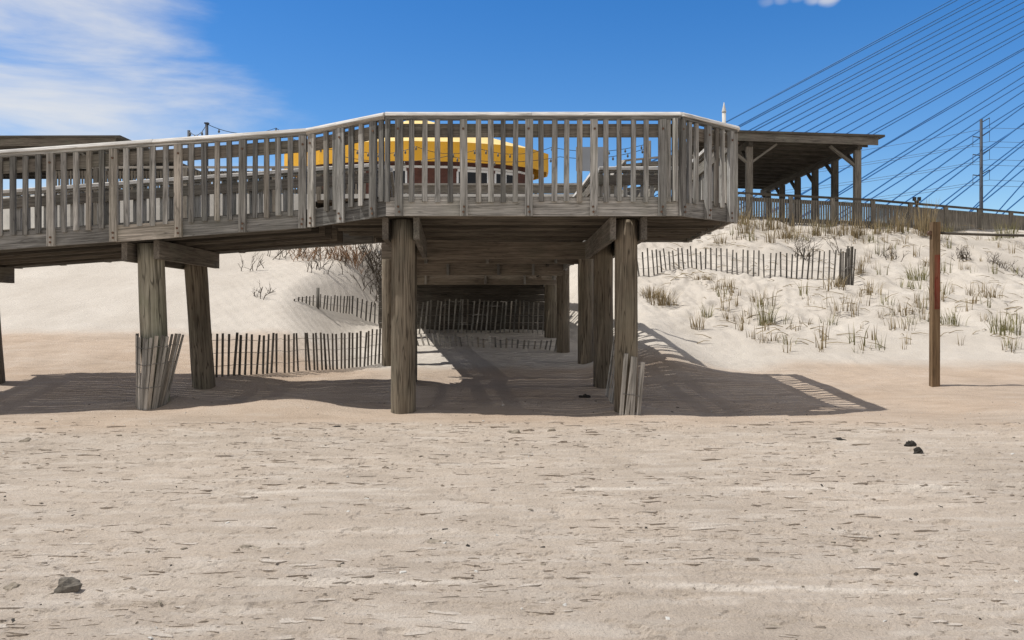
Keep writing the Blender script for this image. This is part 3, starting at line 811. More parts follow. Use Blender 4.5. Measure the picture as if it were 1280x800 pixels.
# ---------------------------------------------------------------- shelters
def shelter(label, x0, x1, y0, y1, zf, ze_l, ze_r, posts_front, braces=True):
    """open timber shelter: x0..x1 roof extent, eaves at ze_l / ze_r (top of fascia)"""
    root = empty("beach_shelter", ((x0 + x1) / 2, y0, zf), label, "shelter", None)
    mb = MBd(); ridge = .10
    P = [(x0, y0, ze_l - .30), (x0, y1, ze_l - .30), (x0, y1, ze_l), (x0, y0, ze_l), (x1, y0, ze_r - .30), (x1, y1, ze_r - .30), (x1, y1, ze_r), (x1, y0, ze_r)]
    # roof deck with slightly overhanging thin edge
    mb.hexa([Vv(p) for p in ((x0 - .1, y0 - .08, ze_l - .08), (x0 - .1, y1, ze_l - .08), (x0 - .1, y1, ze_l), (x0 - .1, y0 - .08, ze_l), (x1 + .12, y0 - .08, ze_r - .08), (x1 + .12, y1, ze_r - .08), (x1 + .12, y1, ze_r), (x1 + .12, y0 - .08, ze_r))], 8, 8, .1)
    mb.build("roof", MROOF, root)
    mb = MBd(); mb.bar((x0, y0 + .03, ze_l - .23), (x1 - .1, y0 + .03, ze_r - .23), .06, .29, vertical_ends=True); mb.build("fascia", MB, root)
    mb = MBd()
    k = y0 + .9
    while k < y1: mb.bar((x0 + .1, k, ze_l - .18), (x1 - .1, k, ze_r - .18), .06, .19, vertical_ends=True); k += .9
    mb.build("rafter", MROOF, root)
    rows = [x0 + 1.9, x1 - .75]
    for rx in rows:
        mb = MBd(); zz = lerp(ze_l, ze_r, (rx - x0) / (x1 - x0)) - .40
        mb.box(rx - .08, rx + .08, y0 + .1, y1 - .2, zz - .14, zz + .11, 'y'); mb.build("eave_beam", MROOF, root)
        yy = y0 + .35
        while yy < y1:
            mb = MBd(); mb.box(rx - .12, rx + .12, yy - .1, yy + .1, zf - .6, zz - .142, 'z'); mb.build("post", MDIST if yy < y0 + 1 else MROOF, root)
            if yy < y0 + 1:
                for s in (-1, 1):
                    if (rx == rows[1] and s > 0): continue
                    mb = MBd(); mb.bar((rx + s * .1, yy, zz - .72), (rx + s * 1.05, yy, lerp(ze_l, ze_r, (rx + s * 1.05 - x0) / (x1 - x0)) - .40), .08, .16, up=Vv((0, 1, 0))); mb.build("brace", MDIST, root)
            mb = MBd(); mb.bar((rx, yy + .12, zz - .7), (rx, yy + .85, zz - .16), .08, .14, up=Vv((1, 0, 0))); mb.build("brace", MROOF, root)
            yy += 2.1
    mb = MBd(); mb.box(x0 + .3, x1 - .3, y0 + .1, y1, zf - .25, zf, 'x'); mb.build("floor", MDIST, root)
    return root
shelter("open wooden shelter with a dark flat roof on the right dune behind the boardwalk rail", 7.2, 14.0, 29.9, 42.0, 4.75, 8.22, 8.0, None)
sl = shelter("dark roofed wooden shelter at far left showing above the ramp railing", -27.5, -14.95, 29.9, 38.0, 4.9, 7.95, 7.98, None)

# terrace behind the lookout with a low wooden barrier, and the beach restaurant on it
mb = MBd(); mb.slab([(-16, 27.0), (3.9, 27.0), (6.0, 31.0), (6.0, 62), (-26, 62), (-26, 31)], 4.2, 5.34)
tag(mb.build("terrace", MCONC), kind="structure")
LB = empty("terrace_barrier", (-1, 27.1, 5.34), "low grey timber barrier along the terrace edge in front of the yellow roofed restaurant", "barrier")
mb = MBd(); mb.box(-4.9, 3.7, 27.08, 27.14, 5.37, 5.64, 'x', jit=.004); mb.build("barrier_board", MDIST, LB)
mb = MBd(); mb.box(-4.9, 3.7, 27.02, 27.2, 5.645, 5.71, 'x'); mb.build("cap_rail", MCAPD, LB)
for k in range(7):
    mb = MBd(); x = -4.7 + k * 1.38; mb.box(x - .05, x + .05, 27.145, 27.24, 5.341, 5.64, 'z'); mb.build("barrier_post", MDIST, LB)
TB = empty("terrace_rail", (-10, 27.2, 5.3), "weathered rail along the terrace glimpsed between the ramp balusters at left", "railing")
simple_rail((-15.8, 27.1, 5.32), (-5.1, 27.1, 5.32), TB, 8, H=.95)

RC = Vv((-4.6, 38.5, 5.34))
RS = empty("beach_restaurant", RC, "dark red beach restaurant with a wide yellow canopy roof behind the lookout railing", "restaurant")
def ell(a, b, n, ph=0): return [Vv((RC.x + a * math.cos(2 * math.pi * (k + ph) / n), RC.y + b * math.sin(2 * math.pi * (k + ph) / n), 0)) for k in range(n)]
NE = 18
ea = ell(6.45, 3.6, NE, .5); ez0, ez1, apex = 7.98, 8.86, 10.75
mb = MBd()
for k in range(NE):
    p, q = ea[k], ea[(k + 1) % NE]
    m_ = (p + q) / 2
    mb.poly([(p.x, p.y, ez1), (q.x, q.y, ez1), (RC.x, RC.y, apex)])
mb.build("canopy_top", MCREAM, RS)
mb = MBd()
for k in range(NE):
    p, q = ea[k], ea[(k + 1) % NE]; o = Vv((RC.x, RC.y, 0))
    pi, qi = p.lerp(o, .012), q.lerp(o, .012)
    mb.hexa([(p.x, p.y, ez0), (pi.x, pi.y, ez0), (pi.x, pi.y, ez1 - .004), (p.x, p.y, ez1 - .004), (q.x, q.y, ez0), (qi.x, qi.y, ez0), (qi.x, qi.y, ez1 - .004), (q.x, q.y, ez1 - .004)], 2, .1, .9)
mb.build("valance", MYEL, RS)
wa = ell(5.7, 2.9, NE, .5); mb = MBd()
mb.slab([(p.x, p.y) for p in wa], 5.342, 8.3); mb.build("wall", MBRICK, RS)
for k in range(NE):
    p, q = wa[k], wa[(k + 1) % NE]
    m_ = (p + q) / 2
    if m_.y > RC.y - .4: continue
    d = (q - p).normalized(); n = Vv((d.y, -d.x, 0)); Lw = (q - p).length
    z0, z1 = 6.55, 7.72
    w0 = p + d * .18 + n * .012; w1 = q - d * .18 + n * .012
    if k % 3 != 1 or Lw < 1.0:
        mb = MBd()
        mb.bar(Vv((w0.x, w0.y, z1)), Vv((w1.x, w1.y, z1)), .05, .12); mb.bar(Vv((w0.x, w0.y, z0)), Vv((w1.x, w1.y, z0)), .05, .10)
        for w in (w0, w1): mb.bar(Vv((w.x, w.y, z0 + .05)), Vv((w.x, w.y, z1 - .06)), .09, .05, up=n)
        if k % 2: c = (w0 + w1) / 2; mb.bar(Vv((c.x, c.y, z0 + .05)), Vv((c.x, c.y, z1 - .06)), .05, .05, up=n)
        fr = mb.build("window_frame", MWHITE, RS)
        mb = MBd(); a = w0 - n * .004; b = w1 - n * .004
        mb.bar(Vv((a.x, a.y, (z0 + z1) / 2)), Vv((b.x, b.y, (z0 + z1) / 2)), .02, z1 - z0 - .1); mb.build("pane", MGLASS, fr)
mb = MBd()
wt = [(p.x, p.y) for p in ell(5.74, 2.94, NE, .5)]
mb.slab(wt, 7.80, 7.9); mb.build("trim_band", MWHITE, RS)

# string lights
def string(name, label, pts, sag, nb):
    mb = MBd(); bm_ = MBd(); path = []
    for a, b in zip(pts[:-1], pts[1:]):
        for i in range(13):
            t = i / 12; p = Vv(a).lerp(Vv(b), t); p.z -= sag * 4 * t * (1 - t); path.append(p)
    c = path[len(path) // 2]
    root = empty(name, c, label, "string lights")
    mb.tube(path, .012, 4, smooth=False); mb.build("wire", MBLK, root)
    L = len(path)
    for k in range(nb):
        p = path[int((k + .5) / nb * L)]
        bm_ = MBd(); bm_.tube([p, p - Vv((0, 0, .06)), p - Vv((0, 0, .10)), p - Vv((0, 0, .16))], [.02, .025, .05, .015], 6); bm_.build("bulb", MBULB, root)
Yl = 32.0
string("string_lights", "upper strand of bulbs hanging across the front of the yellow canopy", [at(440, 186, Yl), at(520, 183, Yl), at(600, 186, Yl), at(690, 184, Yl), at(812, 179, Yl)], .25, 22)
string("string_lights", "lower strand of bulbs crossing the yellow canopy to the thin pole", [at(430, 196, 31), at(560, 195, 31), at(700, 196, 31), at(812, 184, Yl)], .22, 18)
lp0 = at(812, 176, Yl); mb = MBd(); mb.tube([(lp0.x, Yl, 4.0), (lp0.x, Yl, lp0.z)], .06, 8)
tag(mb.build("light_pole", MDIST), "thin wooden pole holding the string lights right of the restaurant", "pole")
lp1 = at(258.5, 155, 30.0); mb = MBd(); mb.tube([(lp1.x, 30, 4.0), (lp1.x, 30, lp1.z)], [.07, .06], 8); mb.box(lp1.x - .075, lp1.x + .075, 29.93, 30.07, lp1.z - .001, lp1.z + .05, 'z')
tag(mb.build("light_pole", MPOLE), "grey pole above the ramp railing with strands of bulbs on both sides", "pole")
lp2 = at(236, 163, 32.0); mb = MBd(); mb.tube([(lp2.x, 32, 4.5), (lp2.x, 32, lp2.z)], .06, 8)
tag(mb.build("light_pole", MPOLE), "short grey pole tip left of the taller string light pole", "pole")
string("string_lights", "sagging strand of bulbs strung from the grey pole towards the restaurant", [lp2, lp1, at(345, 160, 32), at(430, 186, 31)], .30, 14)

# sign panel on a post beside the inland ramp
sx = at(740, 200, 16.2)
SG = empty("sign_board", (sx.x, 16.2, tz(sx.x, 16.2)), "plain grey back of a rectangular sign behind the lookout railing", "sign")
mb = MBd(); mb.box(sx.x - .33, sx.x + .33, 16.17, 16.19, EYE + 174 / F * 16.2, EYE + 204 / F * 16.2, 'x'); mb.build("panel", MSIGN, SG)
mb = MBd(); mb.box(sx.x - .04, sx.x + .04, 16.192, 16.25, tz(sx.x, 16.2) - .3, EYE + 203 / F * 16.2, 'z'); mb.build("post", MDIST, SG)

# white pointed post
wp = at(905, 128, 60.0); mb = MBd(); z0 = 4.0
mb.tube([(wp.x, 60, z0), (wp.x, 60, wp.z - .75)], .145, 12); mb.tube([(wp.x, 60, wp.z - .75), (wp.x, 60, wp.z - .68), (wp.x, 60, wp.z - .3), (wp.x, 60, wp.z)], [.18, .165, .08, .02], 12)
tag(mb.build("pointed_post", MCONC), "white post with a pointed top showing above the platform rail beside the bridge cables", "post")

# guard rail behind the left dune
GR = empty("guard_rail", (-5, 25.6, 2.6), "grey road guard rail with one pale post among brush behind the left dune", "guard rail")
mb = MBd(); a = at(380, 317, 26.2); b = at(500, 320, 25.4); mb.bar(a, b, .06, .30); mb.build("rail", MGUARD, GR)
c = at(455, 318, 25.6); mb = MBd(); mb.box(c.x - .11, c.x + .11, c.y - .2, c.y - .05, c.z - .7, c.z + .26, 'z'); mb.build("post", MWHITE, GR)

# ---------------------------------------------------------------- utility pole with wires
UP = empty("utility_pole", at(1226, 270, 90), "tall grey utility pole with three pairs of arms behind the dune at right", "utility pole")
pt = at(1226.5, 149, 90); mb = MBd(); mb.tube([(pt.x, 90, 2.5), (pt.x, 90, pt.z)], [.24, .15], 10); mb.build("pole", MPOLE, UP)
ends = []
for py in (152, 169, 191.5, 217):
    z = EYE + (HZ - py) / F * 90
    mb = MBd()
    for s, w in ((-1, .95), (1, .95)):
        if py == 152 and s < 0: continue
        mb.bar((pt.x + s * .2, 90, z - .25 * (s < 0)), (pt.x + s * w, 90, z + (.42 if s > 0 else -.15)), .09, .10, up=Vv((0, 1, 0)))
        e = Vv((pt.x + s * w, 90, z + (.42 if s > 0 else -.15))); ends.append(e)
        mb.tube([e, e - Vv((0, 0, 1.15))], [.03, .025], 6)
    mb.build("cross_arm", MPOLE, UP)
for k, e in enumerate(ends):
    e = e - Vv((0, 0, 1.15))
    for s in (-1, 1):
        far = Vv((e.x + s * 62, 90 + (30 if s < 0 else -14), e.z - (2.0 if s < 0 else -1.0))); path = []
        for i in range(17):
            t = i / 16; p = e.lerp(far, t); p.z -= 4 * t * (1 - t) * 1.6; path.append(p)
        mb = MBd(); mb.tube(path, .02, 4, smooth=False); mb.build("wire", MPOLE, UP)

# ---------------------------------------------------------------- cable stayed bridge
BR = empty("cable_stayed_bridge", (120, 147, 3), "fan of blue stay cables of a large bridge rising over the right dune", "bridge")
LN = [((1120, 37.5), (1189.4, 0)), ((1120, 40.3), (1196.3, 0)), ((1120, 51.9), (1216.9, 0)), ((1120, 55.4), (1225, 0)), ((1120, 65.4), (1243, 0)), ((1120, 70.4), (1254.4, 0)), ((1120, 79.6), (1271, 0)), ((1120, 86.5), (1280, 2.5)), ((1120, 95.6), (1280, 10.6)), ((1129.4, 100), (1280, 20)), ((1143, 100), (1280, 26.9)), ((1165, 100), (1280, 38)), ((1177.5, 100), (1280, 42.5)), ((1120, 148), (1280, 60)), ((1120, 151.9), (1280, 62)), ((1120, 172.8), (1258.8, 90)), ((1120, 174), (1265.6, 90)), ((1129.4, 190), (1280, 95)), ((1137.5, 190), (1280, 103.8)), ((1165, 190), (1280, 113)), ((1182.5, 190), (1280, 128.8)), ((1200, 190), (1280, 132.5)), ((1132.5, 251.9), (1241.9, 180)), ((1150.6, 252.5), (1245.6, 180)), ((1176, 255), (1273.8, 180)), ((1183.8, 255.6), (1278.8, 181)), ((1216.9, 259.4), (1280, 198.8)), ((1217, 262), (1280, 211)), ((1251.9, 259.4), (1280, 227.5)), ((1261, 261), (1280, 245))]
for k, (a, b) in enumerate(LN):
    Y = 140.0 if k % 2 else 152.0
    m_ = (b[1] - a[1]) / (b[0] - a[0])
    xe = 1955.0; ye = a[1] + m_ * (xe - a[0]); ye = max(ye, -470)
    if ye == -470: xe = a[0] + (-470 - a[1]) / m_
    ys = 290.0; xs_ = a[0] + (ys - a[1]) / m_
    mb = MBd(); mb.tube([at(xs_, ys, Y), at(xe, ye, Y)], .118, 8); mb.build("stay_cable", MCABLE, BR)
zd = EYE + 98 / F * 146
mb = MBd(); mb.box(-22, 420, 137, 155, zd - 2.2, zd - .3, 'x'); mb.build("bridge_deck", MBRIDGE, BR)
xp = (1955 - 640) / F * 146
for Y in (138.5, 153.5):
    mb = MBd(); mb.box(xp - 2, xp + 2, Y - 1.5, Y + 1.5, 0, 135, 'z'); mb.build("pylon", MBRIDGE, BR)
for x in (0, 60, 120):
    mb = MBd(); mb.box(x - 1.2, x + 1.2, 143, 149, 0, zd - 2.2, 'z'); mb.build("pier", MBRIDGE, BR)

# ---------------------------------------------------------------- beach grass
def tuft_mesh(nb, h, spread, seed, width=.008, flop=.5):
    r = random.Random(seed); mb = MBd()
    for k in range(nb):
        a = r.uniform(0, 6.283); rad = spread * math.sqrt(r.random()) * .5
        p = Vv((rad * math.cos(a), rad * math.sin(a), -.03)); a2 = a + r.uniform(-.8, .8)
        hh = h * r.uniform(.45, 1.0); ln = r.uniform(.05, .55) * flop * 1.6
        sd = Vv((-math.sin(a2), math.cos(a2), 0)); sd = (sd + Vv((r.uniform(-.8, .8), 0, 0))).normalized()
        w = width * r.uniform(.7, 1.4); tone = r.random()
        prev = None; base = len(mb.v)
        for i in range(4):
            t = i / 3
            q = p + Vv((math.cos(a2), math.sin(a2), 0)) * (hh * ln * t * t) + Vv((0, 0, hh * t * (1 - .25 * ln * t)))
            ww = w * (1 - .85 * t)
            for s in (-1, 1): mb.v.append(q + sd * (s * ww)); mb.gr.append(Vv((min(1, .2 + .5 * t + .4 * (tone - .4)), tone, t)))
        for i in range(3):
            b = base + i * 2
            mb.f.append([b, b + 1, b + 3, b + 2]); mb.mi.append(0); mb.sm.append(True)
    return mb
def tuft(name, px, py, label, nb=20, h=.5, spread=.25, m=MGT, seed=1, flop=.5, cat="beach grass", width=.009, group=None):
    p = ground_px(px, py)
    if py < 282 and px > 1100: p = Vv((px_at(28.6 + (px - 1163) * .02, px), 28.6 + (px - 1163) * .02, 0)); p.z = tz(p.x, p.y)
    mb = tuft_mesh(nb, h, spread, seed, width, flop)
    o = mb.build(name, m, loc=(0, 0, 0)); o.location = p
    return tag(o, label, cat, group)
PROM = [
 (826, 381, "broad straw coloured clump of beach grass beside the right row of piles", 95, .52, .75, MGT, .8),
 (815, 372, "brown matted grass mound half hidden behind the right front pile", 80, .40, .6, MGT, .9),
 (958, 406, "tallest green beach grass tuft in the middle of the right dune slope", 42, .72, .35, MGG, .6),
 (871, 411, "leaning tan grass tuft on the bare sand near the platform shadow", 26, .55, .3, MGT, .7),
 (884, 398, "upright green grass tuft just above the leaning tan tuft", 22, .5, .3, MGG, .5),
 (880, 350, "flattened brown grass mat touching the base of the right picket fence", 60, .22, .6, MGT, 1.3),
 (905, 361, "row of upright tan blades below the middle of the right picket fence", 30, .42, .6, MGT, .4),
 (984, 299, "dense brown grass mound on the dune above the right picket fence", 80, .55, .8, MGT, .8),
 (962, 303, "tall thin brown stalks left of the dense brown mound", 24, .75, .35, MGT, .4),
 (932, 292, "grey brown scrubby tuft under the corner of the lookout platform", 50, .7, .5, MGT, .8),
 (1046, 358, "brown tuft at the foot of the bunched fence end", 40, .45, .5, MGT, .9),
 (1071, 298, "narrow dark brown tuft standing on the dune crest near the shelter", 34, .7, .22, MGT, .4),
 (1075, 342, "brown tuft right of the bunched fence end", 30, .6, .3, MGT, .5),
 (1088, 368, "wide spread tan tuft downhill of the bunched fence end", 36, .5, .6, MGT, .8),
 (1148, 350, "bushy green and tan grass clump left of the red painted post", 60, .62, .8, MGG, .8),
 (1156, 281, "tall feathery reed clump rising above the dune boardwalk rail", 90, 1.45, .7, MGT, .35),
 (1258, 277, "tall green brown grass at the right end of the dune boardwalk", 70, .9, .9, MGG, .5),
 (1257, 418, "bright green grass clump at the right edge of the dune foot", 44, .65, .6, MGG, .7),
 (1185, 404, "small green tuft growing close behind the red painted post", 26, .45, .35, MGG, .6),
 (1240, 372, "tan tuft leaning right on the slope past the red painted post", 30, .5, .5, MGT, .9),
 (1128, 393, "low tan tuft halfway up the slope left of the red painted post", 26, .45, .5, MGT, .9),
 (1050, 388, "loose row of tan stalks on the slope under the bunched fence end", 32, .5, .8, MGT, .4),
 (1125, 412, "thin cluster of stalks near the foot of the right dune", 20, .42, .6, MGT, .5),
 (965, 425, "dry flat tuft just downhill of the tallest green tuft", 26, .25, .6, MGT, 1.3),
 (900, 305, "short grass tuft between the platform corner and the right picket fence", 30, .5, .4, MGT, .6),
]
for i, (px, py, lab, nb, h, spd, m, fl) in enumerate(PROM):
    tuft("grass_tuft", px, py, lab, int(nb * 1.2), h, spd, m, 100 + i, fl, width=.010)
for k in range(20):
    px = 925 + k * 13 + rng.uniform(-5, 5); Y = 26.75 + max(0, (px - 1000)) * .012 + (0 if px < 1090 else (px - 1090) * .012)
    p = Vv((px_at(Y, px), Y, 0)); p.z = tz(p.x, p.y)
    o = tuft_mesh(rng.randrange(16, 34), rng.uniform(.6, 1.05), rng.uniform(.3, .7), 900 + k, .012, .5).build("grass_tuft", MGT, loc=(0, 0, 0)); o.location = p
    tag(o, "tall dry straw coloured reeds standing against the dune boardwalk rail", "beach grass", "reeds along the dune boardwalk")
# small repeated tufts: copies, grouped by the strip of dune they grow on
protos = []
for k in range(6):
    mb = tuft_mesh((7, 10, 14, 6, 18, 9)[k], (.42, .5, .38, .35, .45, .55)[k], (.3, .35, .3, .2, .45, .25)[k], 500 + k, .010, (.4, .6, .9, .3, .8, .35)[k])
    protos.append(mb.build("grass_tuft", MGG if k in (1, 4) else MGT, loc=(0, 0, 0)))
strips = [
 ("small tan grass tuft on the dune crest below the boardwalk rail", "grass tufts on the dune crest", (915, 1275), (280, 305), 70),
 ("small grass tuft on the upper right dune beside or above the picket fence", "grass tufts on the upper dune", (1075, 1278), (305, 350), 30),
 ("sparse grass tuft on the middle of the right dune slope", "grass tufts on the middle slope", (890, 1278), (360, 405), 52),
 ("few thin stalks of grass near the foot of the right dune", "grass stalks at the dune foot", (900, 1278), (405, 442), 30),
]
used = set()
for lab, grp, xr_, yr_, cnt in strips:
    for k in range(cnt):
        px = rng.uniform(*xr_); py = rng.uniform(*yr_)
        if 1155 < px < 1180 and py > 380: continue
        p = ground_px(px, py)
        j = rng.randrange(6)
        if j not in used: o = protos[j]; used.add(j)
        else: o = protos[j].copy(); COL.objects.link(o)
        o.location = p; s = rng.uniform(.6, 1.15); o.scale = (s, s, s * rng.uniform(.8, 1.15)); o.rotation_euler = (0, 0, rng.uniform(0, 6.28))
        tag(o, lab, "beach grass", grp)
# scattered debris of dead stalks: uncountable
mb = MBd(); r2 = random.Random(99)
for k in range(430):
    px = r2.uniform(830, 1279); py = r2.uniform(282, 436)
    if r2.random() > .35 + .65 * (1 - (py - 282) / 160): continue
    p = ground_px(px, py, 12, 40)
    a = r2.uniform(-.9, .9) + (math.pi if r2.random() < .5 else 0); L = r2.uniform(.12, .55)
    q = p + Vv((math.cos(a) * L, math.sin(a) * L * .6, r2.uniform(0, .1))); q.z = tz(q.x, q.y) + r2.uniform(.0, .08)
    t = r2.random(); b0 = len(mb.v); mb.tube([p + Vv((0, 0, .005)), p.lerp(q, .5) + Vv((0, 0, .03)), q], [.008, .007, .003], 4, smooth=False)
    for i in range(b0, len(mb.gr)): mb.gr[i] = Vv((.25 + .45 * t, t, t))
o = mb.build("dead_grass_litter", MGT); tag(o, "scattered dead stalks and twigs lying over the right dune sand", "litter", kind="stuff")

# ---------------------------------------------------------------- brush
def brush(px, py, label, n, h, w, m, seed, cat="shrub", dep=.5, leafy=0):
    p = ground_px(px, py); r = random.Random(seed); mb = MBd()
    def grow(b, d, L, rad, lvl):
        pts = [b]; dd = d.copy()
        for i in range(3):
            dd = (dd + Vv((r.uniform(-.35, .35), r.uniform(-.35, .35), r.uniform(-.15, .2)))).normalized(); pts.append(pts[-1] + dd * (L / 3))
        mb.tube(pts, [rad, rad * .8, rad * .6, rad * .25], 4, cap=False, smooth=False)
        if lvl:
            for i in range(3):
                q = pts[1 + r.randrange(3)]; nd = (dd + Vv((r.uniform(-.9, .9), r.uniform(-.9, .9), r.uniform(-.2, .6)))).normalized()
                grow(q, nd, L * r.uniform(.4, .65), rad * .55, lvl - 1)
    for k in range(n):
        x = p.x + r.uniform(-w, w) * .5; y = p.y + r.uniform(-dep, dep) * .5
        grow(Vv((x, y, tz(x, y) - .05)), Vv((r.uniform(-.7, .7), r.uniform(-.5, .5), 1)).normalized(), h * r.uniform(.5, 1), .012, 2)
    o = mb.build("shrub", m, loc=p); return tag(o, label, cat)
brush(365, 322, "dark leafless scrub on the left dune crest under the ramp", 22, .6, 2.2, MTWIG, 1)
brush(408, 324, "reddish tan brush on the left dune crest in front of the guard rail", 40, .65, 2.0, MTWIGR, 2)
brush(436, 326, "tan brush left of the pale guard rail post", 26, .55, 1.1, MTWIGR, 3)
brush(470, 332, "tangled brush right of the pale guard rail post", 30, .9, 1.2, MTWIG, 4, dep=1.2)
brush(395, 338, "small dark twiggy shrub on white sand below the crest scrub", 10, .55, .7, MTWIG, 5)
brush(452, 345, "dark brush spreading down the side of the left dune", 24, .6, 1.3, MTWIG, 6, dep=1.2)
brush(474, 362, "lowest dark brush beside the left front pile", 26, .8, 1.0, MTWIG, 7, dep=1.2)
brush(484, 345, "dense dark brush behind the left front pile", 26, 1.0, .8, MTWIG, 8, dep=1.2)
brush(325, 372, "lone dark spiky plant low on the left dune face", 7, .35, .35, MTWIG, 9, cat="plant")
brush(318, 338, "pair of dark bare twigs high on the left dune face", 5, .5, .7, MTWIG, 10, cat="plant")
brush(1204, 325, "dark low shrub on the dune right of the red painted post", 22, .4, .7, MTWIG, 12)
brush(1255, 335, "dark spreading shrub at the right edge of the dune", 26, .35, 1.1, MTWIG, 13)
brush(1110, 322, "small dark shrub on the dune between the fence end and the post", 14, .35, .6, MTWIG, 14)
brush(1052, 322, "bare dark branch caught on top of the bunched fence end", 4, .5, .4, MTWIG, 15, cat="branch")
brush(1003, 322, "dark scrub tangled in the right picket fence", 12, .7, .4, MTWIG, 16)

# ---------------------------------------------------------------- debris on the beach
def clod(px, py, w, h, label, m=MSTONE, seed=0, name="sand_clod", cat="clod"):
    p = ground_px(px, py, 2.5, 20); k = p.y / F; r = random.Random(seed)
    mb = MBd(); nu, nv = 12, 7; W, H = w * k, h * k * (.62 if m is MSTONE else 1); sd = Vv((r.random() * 9, r.random() * 9, 3))
    rings = []
    for j in range(nv):
        t = j / (nv - 1); rr = math.cos(t * 1.45) * .5 * W; z = math.sin(t * 1.45) * H
        for i in range(nu):
            a = 2 * math.pi * i / nu; q = Vv((math.cos(a) * rr, math.sin(a) * rr * .6, z))
            d = 1 + .75 * mnoise.noise(q * (3.2 / max(W, .02)) + sd)
            mb.v.append(p + Vv((q.x * d, q.y * d, -.012 + q.z * (d if j < nv - 1 else 1)))); mb.gr.append(q)
    for j in range(nv - 1):
        for i in range(nu):
            i2 = (i + 1) % nu
            mb.f.append([j * nu + i, j * nu + i2, (j + 1) * nu + i2, (j + 1) * nu + i]); mb.mi.append(0); mb.sm.append(False)
    mb.f.append([(nv - 1) * nu + i for i in range(nu)]); mb.mi.append(0); mb.sm.append(False)
    return tag(mb.build(name, m), label, cat)
clod(84, 738, 34, 17, "largest dark grey clod of sand in the near left foreground", MCLOD, 1)
clod(20, 733, 26, 9, "flat grey clod at the left edge near the largest clod", seed=2)
clod(33, 552, 16, 7, "dark stone on the pale sand below the left ramp shadow", seed=3)
clod(150, 545, 9, 5, "tiny dark lump of debris on the sand left of the wrapped pile", seed=4)
clod(110, 699, 13, 5, "small dark clod on the sand above the largest clod", seed=5)
clod(312, 686, 26, 8, "wide grey sand lump midway across the left foreground", seed=6)
clod(160, 645, 18, 3, "thin dark sand ridge lump left of centre", seed=7)
clod(268, 641, 10, 4, "dark pebble of sand right of the thin ridge lump", seed=8)
clod(1136, 558, 13, 8, "black seaweed lump, left one of the pair at right", MWEED, 9, "seaweed_lump", "seaweed")
clod(1147, 566, 13, 8, "black seaweed lump, right and nearer one of the pair", MWEED, 10, "seaweed_lump", "seaweed")
clod(421, 534, 12, 3, "dark greenish lump of debris below the left front pile", MWEED, 11, "seaweed_lump", "seaweed")
clod(643, 540, 17, 6, "flat grey wood chip on the sand in front of the platform shadow", seed=12)
clod(691, 539, 13, 6, "brown lump of debris right of the flat grey chip", seed=13)
clod(730, 497, 14, 5, "dark twig debris on shaded sand beside the second right pile", MWEED, 14, "seaweed_lump", "seaweed")
clod(540, 676, 28, 5, "broad low sand clod near the centre of the foreground", seed=15)
clod(1050, 549, 20, 3, "dark flat strip of weed left of the seaweed pair", MWEED, 16, "seaweed_lump", "seaweed")
clod(1070, 692, 22, 4, "flat dark clod in the right foreground", seed=17)
clod(1103, 751, 24, 4, "nearest flat clod in the right foreground", seed=18)
clod(970, 785, 30, 6, "brown broken crust by the pale rut at the bottom edge", seed=19)
clod(690, 783, 26, 5, "grey broken crust at the bottom edge near the centre", seed=20)
clod(370, 710, 16, 4, "small grey clod above the centre left tyre rut", seed=21)
clod(385, 742, 13, 5, "dark double lump of sand in the near centre left", seed=22)

# broken, wind scoured sand crust: thin wedges with an undercut edge
mb = MBd(); r4 = random.Random(17); pl_ = []
NC = 3600; pys = [527 + 273 * r4.random() ** 1.35 for _ in range(NC)]
cy_ = np.array([1.35 * 985 / (p - 388) for p in pys]); cx_ = np.array([r4.uniform(-.68, .68) for _ in range(NC)]) * cy_
dens = fbm(cx_ * .9, cy_ * 2.2, 301, 3); cz_ = terrain(cx_, cy_)
for k in range(NC):
    if dens[k] < r4.uniform(-.35, .12): continue
    x, y, z = cx_[k], cy_[k], cz_[k]
    L_ = (.017 + .105 * r4.random() ** 3.6) * (.22 + .115 * y); D_ = L_ * r4.uniform(.3, .7); h_ = r4.uniform(.003, .0095) * (.15 + .12 * y) * (1 + 1.2 * (r4.random() > .95))
    rot = r4.uniform(-.28, .28); n_ = 13; top = []; bot = []
    for i in range(n_):
        a = 2 * math.pi * i / n_; rr = r4.uniform(.55, 1.2)
        u_, v_ = math.cos(a) * L_ * rr, math.sin(a) * D_ * rr
        if v_ < 0: v_ *= .45
        f = (v_ / D_ + .45) / 1.45                    # 0 at the broken front, 1 at the back
        zz = h_ * (1 - 1.35 * max(0, f)) * (1 - .8 * abs(math.cos(a)) ** 3) + r4.uniform(-.15, .15) * h_
        X_ = x + u_ * math.cos(rot) - v_ * math.sin(rot); Y_ = y + u_ * math.sin(rot) + v_ * math.cos(rot)
        top.append(Vv((X_, Y_, z + zz)))
        bot.append(Vv((X_ - (X_ - x) * .22, Y_ + D_ * .07 * (v_ < 0), z - .015)))
    b0_ = len(mb.v); mb.poly(top)
    for i in range(n_): mb.poly([bot[i], bot[(i + 1) % n_], top[(i + 1) % n_], top[i]])
    pl_ += [r4.choice((0, 0, 0, .25, .6)) ] * (len(mb.v) - b0_)
o = mb.build("sand_crust", MSAND); at2 = o.data.attributes.new("pale", 'FLOAT', 'POINT'); at2.data.foreach_set("value", pl_); tag(o, "thin broken flakes of crusted sand over the near beach", "sand crust", kind="stuff")
mb = MBd(); r3 = random.Random(5)
